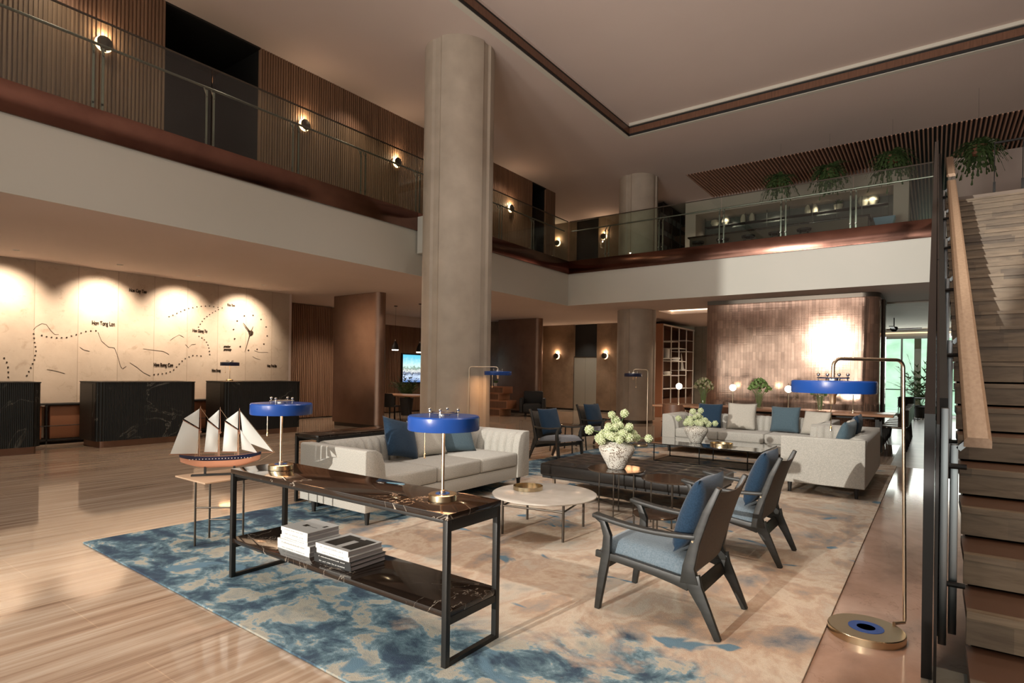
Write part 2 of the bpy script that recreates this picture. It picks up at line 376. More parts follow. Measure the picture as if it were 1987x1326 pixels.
br.inputs['Color1'].default_value = (0.20,0.15,0.115,1); br.inputs['Color2'].default_value = (0.30,0.235,0.185,1); br.inputs['Mortar'].default_value = (0.06,0.05,0.04,1)
nt.links.new(coords(nt), br.inputs[0]); nt.links.new(br.outputs[0], b.inputs['Base Color']); M['floorw'] = mt
# pink blotched marble strip by the stairs
mt, nt, b = base('pink_marble_floor', (0.4,0.27,0.21), 0.10, 0, 0.5); v = coords(nt, (1,0.8,1))
n1 = noise(nt, v, 1.3, 8, 0.6, 0.5); col = ramp(nt, n1, [(0.3,(0.235,0.155,0.115)),(0.5,(0.37,0.25,0.19)),(0.7,(0.47,0.335,0.265))])
n2 = noise(nt, v, 1.0, 6, 0.6, 1.6); d = math_(nt, 'ABSOLUTE', math_(nt, 'SUBTRACT', n2, 0.52)); vn = ramp(nt, d, [(0.0,(0.4,0.4,0.4)),(0.006,(0,0,0))])
nt.links.new(mixc(nt, vn, col, (0.17,0.10,0.07)), b.inputs['Base Color']); M['floorp'] = mt
# rug
mt, nt, b = base('painterly_wool', (0.5,0.4,0.3), 0.95, 0, 0.1); v = coords(nt); sp = N(nt, 'SeparateXYZ'); nt.links.new(v, sp.inputs[0])
big = noise(nt, v, 0.9, 6, 0.62, 0.5); mid = noise(nt, coords(nt, (1,1.25,1), loc=(7,3,0)), 3.6, 7, 0.66, 0.35); mid2 = noise(nt, coords(nt, (1,0.7,1), loc=(2,9,0)), 1.9, 7, 0.62, 0.25)
xl = N(nt, 'MapRange'); xl.inputs[1].default_value = -3.6; xl.inputs[2].default_value = -5.4; xl.inputs[4].default_value = 0.075; nt.links.new(sp.outputs[0], xl.inputs[0])
midb = math_(nt, 'SUBTRACT', math_(nt, 'ADD', mid, 0.0), math_(nt, 'MULTIPLY', xl.outputs[0], 1.0))
blues = ramp(nt, midb, [(0.30,(0.040,0.058,0.095)),(0.40,(0.058,0.092,0.130)),(0.47,(0.115,0.185,0.225)),(0.515,(0.215,0.31,0.355)),(0.54,(0.42,0.395,0.33)),(0.60,(0.36,0.35,0.30)),(0.70,(0.19,0.25,0.27))])
warms = ramp(nt, mid2, [(0.30,(0.12,0.15,0.19)),(0.38,(0.31,0.28,0.25)),(0.45,(0.45,0.335,0.25)),(0.51,(0.56,0.485,0.39)),(0.56,(0.47,0.365,0.285)),(0.62,(0.51,0.46,0.385)),(0.72,(0.31,0.31,0.295))])
fy = N(nt, 'MapRange'); fy.inputs[1].default_value = 3.1; fy.inputs[2].default_value = 1.9; nt.links.new(sp.outputs[1], fy.inputs[0])
fx = N(nt, 'MapRange'); fx.inputs[1].default_value = -3.4; fx.inputs[2].default_value = -4.9; nt.links.new(sp.outputs[0], fx.inputs[0])
e = math_(nt, 'MAXIMUM', fy.outputs[0], fx.outputs[0]); e = math_(nt, 'ADD', e, math_(nt, 'MULTIPLY', math_(nt, 'SUBTRACT', big, 0.5), 2.4))
mask = ramp(nt, e, [(0.34,(0,0,0)),(0.52,(1,1,1))])
spot = noise(nt, coords(nt, (1,1.4,1), loc=(1,4,0)), 1.9, 3, 0.5, 1.0); sm = ramp(nt, spot, [(0.64,(0,0,0)),(0.68,(1,1,1))])
col = mixc(nt, mask, warms, blues); col = mixc(nt, sm, col, (0.13,0.22,0.29))
nt.links.new(col, b.inputs['Base Color']); bump(nt, b, noise(nt, v, 320, 2), 0.6, 0.006); M['rug'] = mt
# stair oak
mt, nt, b = base('brushed_oak_steps', (0.3,0.22,0.14), 0.5); v = coords(nt, (1.3,9,9)); n = noise(nt, v, 2.4, 7, 0.6, 0.8)
col = ramp(nt, n, [(0.3,(0.16,0.115,0.075)),(0.5,(0.26,0.195,0.13)),(0.7,(0.33,0.255,0.175))])
wn = N(nt, 'TexWhiteNoise'); wn.noise_dimensions = '2D'; fl = N(nt, 'VectorMath'); fl.operation = 'FLOOR'; cm = N(nt, 'CombineXYZ'); s2 = N(nt, 'SeparateXYZ')
nt.links.new(coords(nt), s2.inputs[0]); st_i = math_(nt, 'FLOOR', math_(nt, 'MULTIPLY', s2.outputs[2], 1/0.165)); nt.links.new(st_i, cm.inputs[1])
wj = N(nt, 'TexWhiteNoise'); wj.noise_dimensions = '1D'; nt.links.new(st_i, wj.inputs['W'])
nt.links.new(math_(nt, 'FLOOR', math_(nt, 'ADD', math_(nt, 'MULTIPLY', s2.outputs[0], 1.9), math_(nt, 'MULTIPLY', wj.outputs['Value'], 3))), cm.inputs[0])
nt.links.new(cm.outputs[0], wn.inputs[0])
nt.links.new(mixc(nt, 1.0, col, ramp(nt, wn.outputs['Value'], [(0,(0.55,0.53,0.53)),(0.3,(0.85,0.84,0.83)),(1,(1.05,1.03,1.0))]), 'MULTIPLY'), b.inputs['Base Color']); M['oak'] = mt
M['oakrail'] = var('oak_handrail', (0.42,0.28,0.18), (0.52,0.36,0.24), 0.5, scale=4, st=(14,1.5,14))
M['tread'] = plain('copper_toned_tread', (0.17,0.085,0.05), 0.4, 0.2)
M['hill'] = var('hillside_green', (0.30,0.43,0.27), (0.56,0.68,0.50), 0.9, scale=0.8, detail=8)
# speckled ceramic
mt, nt, b = base('speckled_ceramic', (0.7,0.66,0.6), 0.6); vo = N(nt, 'TexVoronoi'); vo.inputs['Scale'].default_value = 85
cc = coords(nt, (1,1,0.7), True); wv = noise(nt, cc, 9, 4, 0.6, 2.0)
nt.links.new(cc, vo.inputs['Vector']); f = math_(nt, 'MULTIPLY', math_(nt, 'LESS_THAN', vo.outputs['Distance'], 0.42), math_(nt, 'GREATER_THAN', wv, 0.46))
nt.links.new(mixc(nt, f, (0.72,0.69,0.62), (0.16,0.11,0.07)), b.inputs['Base Color']); M['ceramic'] = mt

# positions measured on the photograph's view lines, dropped on a real plane of the place
def ray(u, v): return fw + RT*((u-993.5)/FOC) - UP*((v-CY)/FOC)
def onx(u, v, x): d = ray(u, v); return Vector((0,0,1.4)) + d*(x/d.x)
def ony(u, v, y): d = ray(u, v); return Vector((0,0,1.4)) + d*(y/d.y)
# ================================================================ THE BUILDING
XF, YF, ZL, ZM, ZC = -8.25, 13.87, 3.3, 4.53, 7.2
# floors
struct('floor', MB().box(-16, -0.55, -7, 14.6, -0.3, 0).box(-16, -4.6, 14.6, 27, -0.3, 0), M['floor'], smooth=False)
struct('floor', MB().box(-0.55, 5, -7, 11.05, -0.3, 0), M['floorp'], smooth=False)
struct('floor', MB().box(-0.55, 5, 11.05, 14.6, -0.3, 0).box(-4.6, 5, 14.6, 29.0, -0.3, 0), M['floorw'], smooth=False)
# upper ceiling with its raised coffer
c = MB()
c.box(-16, -6.05, -7, 16.35, ZC, 7.8).box(-6.05, 5, 12.95, 16.35, ZC, 7.8).box(-16, -5.85, 16.35, 27, ZC, 7.8)
c.box(-6.05, 5, -7, 12.95, 7.5, 7.8)
struct('ceiling', c, M['ceil'], smooth=False)
struct('trim_1', MB().box(-6.05, -6.03, -7, 12.95, ZC+0.055, ZC+0.19).box(-6.03, 5, 12.93, 12.95, ZC+0.055, ZC+0.19), M['brownw'], smooth=False)
struct('trim_2', MB().box(-6.05, -6.04, -7, 12.95, ZC, ZC+0.055).box(-6.05, -6.04, -7, 12.95, ZC+0.19, ZC+0.235)
       .box(-6.04, 5, 12.94, 12.95, ZC, ZC+0.055).box(-6.04, 5, 12.94, 12.95, ZC+0.19, ZC+0.235), M['blackm'], smooth=False)  # matt black strips put in for the dark of the shadow gaps
struct('trim_3', MB().box(-6.03, 5, 12.90, 12.95, ZC+0.235, ZC+0.3).box(-6.16, -6.05, -7, 13.06, ZC-0.012, ZC).box(-6.05, 5, 12.95, 13.06, ZC-0.012, ZC), M['trimw'], smooth=False)
# slatted timber ceiling over the bar
t = MB(); k = 0; x = -5.82
while x < 4.6:
    t.box(x, x+0.032, 16.35, 18.9 if x < -0.92 else 27.0, ZC-0.02, ZC+0.09); x += 0.088
struct('ceiling', t, M['slatc'], smooth=False)
struct('ceiling', MB().box(-5.85, 5, 16.35, 27.2, 7.3, 7.8), M['blackm'], smooth=False)
# lower slabs: soffit, pale fascia, copper band
struct('ceiling', MB().box(-16, XF-0.02, -7, 27, ZL, 4.1).box(XF-0.02, -6.6, YF+0.02, 27, ZL, 4.1).box(-6.6, -4.8, YF+0.02, 16.3, ZL, 4.1).box(-6.6, -4.8, 17.4, 27, ZL, 4.1)
       .box(-6.6, -4.8, 16.3, 17.4, ZL+0.25, 4.1).box(-4.8, -0.02, YF+0.02, 17.2, ZL, 4.1), M['ceil'], smooth=False)
struct('trim_4', MB().box(-6.6, -4.8, 16.3, 16.34, ZL+0.1, ZL+0.14).box(-6.6, -4.8, 17.36, 17.4, ZL+0.1, ZL+0.14).box(-6.6, -6.56, 16.3, 17.4, ZL+0.1, ZL+0.14).box(-4.84, -4.8, 16.3, 17.4, ZL+0.1, ZL+0.14), M['softglow'], smooth=False)
struct('wall_mezzanine_left', MB().box(XF-0.02, XF, -7, YF+0.02, ZL, 4.17), M['fascia'], smooth=False)
struct('wall_mezzanine_back', MB().box(XF, -0.02, YF, YF+0.02, ZL, 4.17), M['fascia'], smooth=False)
struct('trim_5', MB().box(XF-0.02, XF+0.035, -7, 8.02, 4.17, ZM).box(XF-0.02, XF+0.035, 8.02, YF-0.035, 4.17, ZM).box(XF-0.02, -0.02, YF-0.035, YF+0.02, 4.17, ZM), M['copband'], bev=0.006)
struct('floor', MB().box(-16, XF-0.02, -7, 27, 4.1, ZM-0.01).box(XF-0.02, -0.02, YF+0.02, 27, 4.1, ZM-0.01).box(-0.02, 5, 12.42, 27, 4.1, ZM-0.01), M['floorw'], smooth=False)
# stub beam joining the slab to the column
struct('wall_beam', MB().box(XF+0.035, -7.45, 8.02, 8.7, 3.72, 4.44), M['fascia'], smooth=False)
# mezzanine walls, ribbed timber
def ribs(name, x, y0, y1, z0, z1, mt, pitch=0.052, along='y'):
    b = MB(); 
    if along == 'y': b.box(x-0.06, x-0.02, y0, y1, z0, z1)
    else: b.box(y0, y1, x+0.02, x+0.06, z0, z1)
    a = y0
    while a < y1-pitch*0.5:
        if along == 'y': b.box(x-0.02, x, a, a+pitch*0.55, z0, z1)
        else: b.box(a, a+pitch*0.55, x, x+0.02, z0, z1)
        a += pitch
    return struct(name, b, mt, smooth=False)
XW = -9.86
ribs('wall_mezzanine_timber', XW, 1.75, 4.08, ZM, ZC, M['slat'])
ribs('wall_mezzanine_timber', XW, 5.66, 14.42, ZM, ZC, M['slat'])
ribs('wall_mezzanine_timber', XW, 15.15, 15.72, ZM, ZC, M['slat'])
struct('wall_mezzanine_end', MB().box(XW-0.06, XW, -7, 1.75, ZM, ZC).box(-12.4, XW-0.06, 15.55, 15.72, ZM, ZC), M['fascia'], smooth=False)
struct('trim_6', MB().box(XW-0.05, XW+0.01, 1.6, 1.75, ZM, ZC), M['stoneg'], smooth=False)
# recesses behind the timber walls, painted black to keep the openings dark
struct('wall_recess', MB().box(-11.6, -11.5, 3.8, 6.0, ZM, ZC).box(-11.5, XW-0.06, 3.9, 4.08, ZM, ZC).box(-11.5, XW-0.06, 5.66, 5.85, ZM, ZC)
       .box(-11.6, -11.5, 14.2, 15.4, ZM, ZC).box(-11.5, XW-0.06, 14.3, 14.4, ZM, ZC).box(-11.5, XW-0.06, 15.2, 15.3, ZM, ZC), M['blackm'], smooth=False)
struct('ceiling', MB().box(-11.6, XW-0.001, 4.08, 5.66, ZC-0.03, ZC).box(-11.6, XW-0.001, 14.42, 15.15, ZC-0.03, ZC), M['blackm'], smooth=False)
# back stone walls, upper and lower, with lift openings
for z0, z1, nm in ((ZM, ZC, 'wall_back_upper'), (0.0, ZL, 'wall_back')):
    y = 19.0 if z0 else 19.3
    k = y/19.0
    s = MB().box(-12.95*k, -11.02*k, y, y+0.25, z0+(0.07 if not z0 else 0), z1).box(-10.04*k, -7.9*k, y, y+0.25, z0+(0.07 if not z0 else 0), z1)
    struct(nm, s, M['stoneb'], smooth=False)
    struct(nm+'_recess', MB().box(-12.95*k, -7.9*k, y+0.3, y+0.4, z0, z1).box(-11.02*k, -10.04*k, y+0.12, y+0.3, (2.05 if not z0 else z0), z1)
           .box(-12.95*k, -11.02*k, y+0.02, y+0.25, z0, z0+0.069).box(-10.04*k, -7.9*k, y+0.02, y+0.25, z0, z0+0.069), M['blackm'], smooth=False)
struct('wall_back_side', MB().box(-12.95, -12.85, 15.72, 19, ZM, ZC).box(-7.9, -7.75, 19.0, 27, ZM, ZC), M['stoneg'], smooth=False)
# lift doors
def lift(loc, lab):
    t = thing('lift_door', lab, 'door', loc)
    for i in (0, 1): MB().box(-0.49+0.495*i, -0.005+0.495*i, 0.0, 0.04, 0.0, 2.04).build('door_leaf', M['lift'], t)
    MB().box(-0.52, -0.49, -0.02, 0.1, 0, 2.07).box(0.49, 0.52, -0.02, 0.1, 0, 2.07).box(-0.49, 0.49, -0.02, 0.1, 2.045, 2.07).build('door_frame', M['bronze'], t)
    return t
lift((-10.70, 19.36, 0), 'brushed steel lift door between two marble panels with round wall lights')
# lower left: reception wall, ribbed timber, hall
struct('wall_left', MB().box(-13.25, -13.1, -7, 8.39, 0, ZL), M['stonew'], smooth=False)
struct('wall_reception_end', MB().box(-14.7, -13.1, 8.39, 8.45, 0, ZL), M['ceil'], smooth=False)
ribs('wall_timber', -14.6, 8.45, 12.6, 0.03, ZL-0.02, M['slat'], 0.06)
ribs('wall_timber', -14.75, 12.6, 19.3, 0.03, ZL-0.35, M['slat'], 0.07)
struct('wall_hall_head', MB().box(-14.9, -14.7, 12.6, 19.3, ZL-0.35, ZL), M['ceil'], smooth=False)
struct('wall_hall_back', MB().box(-14.8, -12.0, 16.95, 17.1, 0, ZL), M['stoneb'], smooth=False)
struct('wall_far_left', MB().box(-16.2, -16, -7, 27, 0, 7.8), M['ceil'], smooth=False)
# copper partitions with rounded end
def partition(loc, L, T, lab):
    t = thing('copper_partition', lab, 'partition', loc)
    n = 12; pl = [(0, 0)] + [(L-T/2+T/2*sin(pi*i/n), T/2-T/2*cos(pi*i/n)) for i in range(n+1)] + [(0, T)]
    MB().prism(pl, 0.09, ZL-0.001).build('cladding', M['coppanel'], t)
    p2 = [(0.03, 0.04)] + [(L-T/2+(T/2-0.04)*sin(pi*i/n), T/2-(T/2-0.04)*cos(pi*i/n)) for i in range(n+1)] + [(0.03, T-0.04)]
    MB().prism(p2, 0, 0.09).build('plinth', M['bronze'], t)
    return t
partition((-12.45, 9.24, 0), 1.72, 0.30, 'copper clad partition with rounded edge beside the reception desks')
partition((-12.65, 16.45, 0), 1.75, 0.34, 'dark copper partition with rounded edge beside the lift lobby')
# marble-lined return beside it
struct('wall_back_left', MB().box(-12.95, -12.6, 16.8, 19.3, 0, ZL), M['stoneb'], smooth=False)
# big hammered copper wall
t = thing('copper_feature_wall', 'large shining copper feature wall with rounded corners behind the long table', 'wall', (-4.68, 14.8, 0))
L, T, rr, n = 3.72, 2.2, 0.34, 10
pl = [(0, 0)] + [(L-rr+rr*sin(pi/2*i/n), rr-rr*cos(pi/2*i/n)) for i in range(n+1)] + [(L, T), (0, T)]
MB().prism(pl, 0.05, ZL-0.10).build('cladding', M['copwall'], t)
def inset(pl, d): return [(min(max(a, d), L-d) if a in (0, L) else a-d*0.7, b+d if b < 1 else b) for a, b in pl]
MB().prism(pl, ZL-0.10, ZL-0.002).build('top_trim', M['bronze'], t)
MB().prism(pl, 0.0, 0.05).build('plinth', M['bronze'], t)
b = MB()
for yy in (0.75, 0.95): b.tube([(L+0.02, yy, 0.0), (L+0.02, yy, ZL-0.1)], 0.035)
b.build('edge_post', M['bronze'], t)
# dining room beyond
b = MB(); 
for i in range(60): b.box(-4.6, 4.9, 17.2+i*0.16, 17.2+i*0.16+0.11, ZL-0.03, ZL)
struct('ceiling', b.box(-4.6, 4.9, 17.2, 27, ZL, 4.1), M['trimw'], smooth=False)
struct('wall_dining_left', MB().box(-4.75, -4.6, 17.2, 27, 0, ZL), M['ceil'], smooth=False)
struct('wall_behind_shelf', MB().box(-7.5, -4.7, 22.2, 22.35, 0, ZL), M['stoneg'], smooth=False)
# window wall of the dining room
w = MB().box(-4.6, 4.9, 26.4, 26.5, 3.0, ZL).box(-4.6, 4.9, 26.38, 26.5, 2.92, 3.0).box(-4.6, 4.9, 26.4, 26.5, 0, 0.08)
for xx, ww in ((-4.5, 0.08), (-2.9, 0.06), (-1.02, 0.06), (0.9, 0.06), (2.7, 0.06)): w.box(xx, xx+ww, 26.4, 26.5, 0.08, 2.92)
wf = struct('window_1', w, M['bsteel'], smooth=False)
o = MB().box(-4.6, 4.9, 26.44, 26.45, 0.08, 2.92).build('pane', M['wglass'], wf)
struct('trim_7', MB().box(-0.62, -0.40, 27.3, 27.5, 0, 3.3), M['concrete'], smooth=False)
struct('trim_8', MB().box(-4.6, 4.9, 26.0, 26.05, 3.1, 3.14), M['cove'], smooth=False)
# mezzanine: bar niche
BY = 19.9
struct('wall_bar_back', MB().box(-6.4, -0.95, BY, BY+0.1, ZM, 6.05+0.95), M['bar'], smooth=False)
struct('wall_bar_head', MB().box(-6.4, -0.6, 18.9, BY, 6.72, 7.3), M['ceil'], smooth=False)
struct('wall_bar_right', MB().box(-0.95, -0.6, 18.9, BY+0.1, ZM, 6.72), M['ceil'], smooth=False)
struct('wall_bar_left', MB().box(-6.75, -6.4, 18.9, BY+0.1, ZM, 7.2), M['ceil'], smooth=False)
struct('wall_mezzanine_right', MB().box(0.25, 5, 18.9, 19.0, ZM, ZC-0.02), M['ceil'], smooth=False)
# far window behind the slatted ceiling
struct('wall_upper_far', MB().box(-0.6, 5, 26.9, 27.1, ZM, 5.6).box(-7.7, -6.75, 21.9, 22.0, ZM, ZC), M['stoneg'], smooth=False)
w = MB()
for i in range(12): w.box(-0.6, 5, 26.95, 27.0, 5.65+i*0.13, 5.68+i*0.13)
for xx in (-0.6, 0.4, 1.4, 2.4): w.box(xx, xx+0.05, 26.93, 27.02, 5.6, 7.2)
struct('window_2', w, M['bsteel'], smooth=False)
# outer walls never seen from here, they close the room
struct('wall_right', MB().box(5, 5.2, -7, 27, -0.3, 7.8), M['ceil'], smooth=False)
fr = MB().box(-16, 5, -7.2, -7, 3.98, 7.8).box(-16, 5, -7.2, -7, -0.3, 0.38).box(-16, -13.5, -7.2, -7, 0.38, 3.98).box(-4.88, -4.54, -7.2, -7, 0.38, 3.98).box(-4.54, -4.10, -7.2, -7, 2.35, 3.98).box(-4.10, -3.79, -7.2, -7, 2.9, 3.98)  # front openings stepped on purpose to mask the key spot
fr.box(-3.79, -2.3, -7.2, -7, 3.9, 3.98).box(-2.3, -2.12, -7.2, -7, 0.38, 3.98).box(4.52, 5, -7.2, -7, 0.38, 3.98)
struct('wall_front', fr, M['ceil'], smooth=False)
struct('wall_back_far', MB().box(-16, -6.75, 27, 27.2, 0, 7.8).box(-6.75, -0.6, 27, 27.2, ZL, 7.8), M['ceil'], smooth=False)
struct('ground_outside', MB().box(-45, 30, -32, -7.2, -0.5, -0.3), M['stoneg'], smooth=False)
tag(MB().box(-48, 34, -24, -21, -0.3, 9.5).build('sky_blocker', M['foliage'], None), 'added dark hedge across the forecourt behind the camera', 'blocker', kind='stuff')  # unseen block added to keep bright sky out of the copper reflections
# outside: ground and green hillside
struct('ground_outside', MB().box(-30, 30, 27.2, 70, -0.5, -0.2), M['hill'], smooth=False)
b = MB(); nx, ny = 60, 14
vv = [(-26+52*i/nx, 40+14*j/ny + random.uniform(-.5,.5), -0.4 + 13*(j/ny)**0.8 + random.uniform(-.35,.35)) for j in range(ny+1) for i in range(nx+1)]
b.add(vv, [(j*(nx+1)+i, j*(nx+1)+i+1, (j+1)*(nx+1)+i+1, (j+1)*(nx+1)+i) for j in range(ny) for i in range(nx)])
tag(b.build('hillside', M['hill'], ang=80), 'green wooded hillside outside the dining room windows', 'hillside', kind='stuff')

# ---------------------------------------------------------------- columns
def column(cx, cy, r, lab, az):
    t = thing('column', lab, 'column', (cx, cy, 0))
    pts = []
    for k in range(96):
        a = 2*pi*k/96; d = (a-az+pi/4) % (pi/2) - pi/4
        q = r if abs(d) < R(37) else r-0.035
        pts.append((q*cos(a), q*sin(a)))
    b = MB()
    if cy > YF: b.prism(pts, 0.09, ZL-0.001).prism(pts, ZM-0.009, ZC-0.001)
    else: b.prism(pts, 0.09, ZC-0.001)
    b.build('shaft', M['concrete'], t, ang=25)
    MB().lathe([(r-0.06, 0), (r-0.06, 0.09)], n=64).build('plinth', M['bronze'], t)
    return t
column(-7.02, 7.86, 0.63, 'tall round grooved plaster column nearest the blue lamps', R(-44))
column(-7.12, 15.95, 0.56, 'grooved plaster column standing behind the mezzanine corner', R(-50))

# ---------------------------------------------------------------- balustrades
def balustrade(name_lab, axis, fixed, joints, a0, a1, side):
    t = thing('glass_balustrade', name_lab, 'balustrade', (0, 0, ZM))
    Z0, Z1 = 0.0, 1.10
    edges = [a0] + joints + [a1]
    for p, q in zip(edges[:-1], edges[1:]):
        b = MB()
        if axis == 'y': b.box(fixed-0.006, fixed+0.006, p+0.008, q-0.008, Z0-0.06, Z1)
        else: b.box(p+0.008, q-0.008, fixed-0.006, fixed+0.006, Z0-0.06, Z1)
        b.build('glass_panel', M['glass'], t, smooth=False)
    rr = MB().tube([(fixed+side*0.12, a0, 0.87), (fixed+side*0.12, a1, 0.87)] if axis == 'y' else [(a0, fixed+side*0.12, 0.87), (a1, fixed+side*0.12, 0.87)], 0.017)
    rr.build('handrail', M['steel'], t)
    e = MB()
    if axis == 'y': e.box(fixed-0.008, fixed+0.008, a0, a1, Z1, Z1+0.022)
    else: e.box(a0, a1, fixed-0.008, fixed+0.008, Z1, Z1+0.022)
    e.build('top_channel', M['bronze'], t)
    for j in joints:
        for s in (-0.05, 0.05):
            b = MB()
            if axis == 'y':
                b.box(fixed+side*0.03, fixed+side*0.042, j+s-0.013, j+s+0.013, 0.0, 0.80)
                b.tube([(fixed-0.02, j+s, 0.7), (fixed+side*0.12, j+s, 0.86)], 0.01)
                b.tube([(fixed-0.03, j+s, 0.1), (fixed+side*0.05, j+s, 0.1)], 0.014)
            else:
                b.box(j+s-0.013, j+s+0.013, fixed+side*0.03, fixed+side*0.042, 0.0, 0.80)
                b.tube([(j+s, fixed-0.02, 0.7), (j+s, fixed+side*0.12, 0.86)], 0.01)
                b.tube([(j+s, fixed-0.03, 0.1), (j+s, fixed+side*0.05, 0.1)], 0.014)
            b.build('post', M['steel'], t)
    return t
balustrade('glass balustrade with steel posts along the left mezzanine by the timber wall', 'y', XF-0.03, [1.32+1.357*i for i in range(9)], -1.0, YF, -1)
balustrade('glass balustrade along the back mezzanine in front of the bar', 'x', YF+0.03, [-7.1, -5.6, -4.1, -2.75, -1.4], XF, -0.05, 1)

# ---------------------------------------------------------------- wall lights
def sconce(loc, axis, lab, grp, e=9, s=1.0):
    t = thing('wall_light', lab, 'wall light', loc, R(0) if axis == 'x' else R(-90), grp)
    MB().lathe([(0.10*s, 0.0), (0.10*s, 0.012)], axis='x').build('backplate', M['brass'], t)
    b = MB().lathe([(0.104*s, 0.013), (0.112*s, 0.016), (0.112*s, 0.028), (0.100*s, 0.028)], axis='x'); b.build('light_ring', M['glow'], t)
    MB().lathe([(0.0, 0.07), (0.098*s, 0.072), (0.102*s, 0.085), (0.06*s, 0.10), (0.0, 0.105)], axis='x').build('shade_disc', M['bronze'], t)
    MB().tube([(0.012, 0, 0), (0.08, 0, 0)], 0.014).tube([(0.09, 0, -0.02), (0.09, 0, -0.13)], 0.012).build('arm', M['bronze'], t)
    o = light('POINT', (0.06, 0.0, 0.125*s), e, (1.0, 0.70, 0.46), shadow_soft_size=0.03); o.parent = t
    return t
for (x, y, z), lab in (((XW+0.002, 3.23, 6.11), 'round glowing wall light on the timber nearest the left edge'), ((XW+0.002, 6.55, 6.11), 'round wall light, second along the mezzanine timber wall'),
                      ((XW+0.002, 8.92, 6.11), 'round wall light on the timber just left of the tall column'), ((XW+0.002, 13.25, 6.11), 'round wall light on the timber just right of the tall column')):
    sconce((x, y, z), 'x', lab, 'mezzanine timber wall lights', 7)
sconce((-11.78, 18.998, 6.45), 'y', 'small round wall light left of the dark opening on the mezzanine', 'mezzanine marble wall lights', 6, 1.1)
sconce((-9.80, 18.998, 6.45), 'y', 'small round wall light right of the dark opening on the mezzanine', 'mezzanine marble wall lights', 6, 1.1)
sconce((-11.93, 19.298, 2.09), 'y', 'round black wall light left of the lift door', 'lift lobby wall lights', 10, 1.1)
sconce((-9.84, 19.298, 2.09), 'y', 'round black wall light right of the lift door', 'lift lobby wall lights', 10, 1.1)
# ================================================================ FURNITURE
# rug
b = MB(); nx = 40
ed = [(-5.42, 1.69), (-0.47, 1.64), (-0.46, 11.05), (-5.0, 11.05)]
b.prism(ed, 0.001, 0.014)
rug = tag(b.build('rug', M['rug'], bev=0.004), 'large painterly blue and sand rug under the seating', 'rug')
RZ = 0.014
# ---------------------------------------------------------------- console tables
def console(loc, lab, L=1.95, D=0.41, H=0.735, z0=RZ):
    t = thing('console_table', lab, 'console table', loc, 0)
    MB().box(0, L, 0, D, H-0.030-z0, H-z0).build('marble_top', M['bmarble'], t, bev=0.002)
    MB().box(0.01, L-0.01, 0.012, 0.03, H-0.050-z0, H-0.031-z0).box(0.01, L-0.01, D-0.03, D-0.012, H-0.050-z0, H-0.031-z0).box(0.002, 0.026, 0.03, D-0.03, H-0.085-z0, H-0.031-z0).box(L-0.026, L-0.002, 0.03, D-0.03, H-0.085-z0, H-0.031-z0).build('top_frame', M['gun'], t, bev=0.0015)
    MB().box(0.005, L-0.005, 0.004, D-0.004, 0.232, 0.262).build('marble_shelf', M['bmarble'], t, bev=0.002)
    MB().box(0.004, 0.022, 0.03, D-0.03, 0.195, 0.231).build('shelf_frame', M['gun'], t); MB().box(L-0.022, L-0.004, 0.03, D-0.03, 0.195, 0.231).build('shelf_frame', M['gun'], t)
    for x0 in (0, L-0.03):
        for y0 in (0, D-0.03): MB().box(x0-0.001, x0+0.029, y0-0.001, y0+0.029, 0, H-0.031-z0).build('leg', M['gun'], t, bev=0.002)
        MB().box(x0, x0+0.028, 0.03, D-0.03, 0, 0.022).build('foot_rail', M['gun'], t)
    return t
CX, CYY = -3.77, 2.0
con1 = console((CX, CYY, RZ), 'dark marble console table with metal frame in front of the near sofa')
con2 = console((-5.42, 3.56, RZ), 'black marble console table standing behind the near sofa', L=0.40, D=2.15, H=0.735)
# ---------------------------------------------------------------- blue lamps
def lamp_shade(t, c, r, h, mat, z):
    x, y = c
    MB().lathe([(0.03, z+h), (r-0.006, z+h-0.001), (r, z+h-0.008), (r, z+0.006), (r-0.004, z), (r-0.008, z), (r-0.008, z+h-0.008), (0.03, z+h-0.008)], (x, y, 0), n=64).build('lamp_shade', mat, t)
    MB().lathe([(0.0, z+0.012), (r-0.010, z+0.012)], (x, y, 0), n=48).build('diffuser', M['softglow'], t)
    b = MB().lathe([(0.0, z+h+0.012), (0.036, z+h+0.012), (0.036, z+h-0.001)], (x, y, 0), n=24)
    b.build('top_plate', M['chrome'], t)
    b = MB().tube([(x+0.075*cos(2*pi*k/20), y+0.075*sin(2*pi*k/20), z+h+0.014) for k in range(20)], 0.004, 8, closed=True)
    b.tube([(x-0.075, y, z+h+0.014), (x+0.075, y, z+h+0.014)], 0.003).tube([(x, y-0.075, z+h+0.014), (x, y+0.075, z+h+0.014)], 0.003)
    ring = b.build('spider_ring', M['chrome'], t)
    for k in range(4):
        q = 2*pi*k/4+0.5; a, d = x+0.075*cos(q), y+0.075*sin(q)
        MB().tube([(a, d, z+h-0.001), (a, d, z+h+0.026)], 0.0035, 8).ball((a, d, z+h+0.032), 0.009, 12).build('knob', M['chrome'], ring)
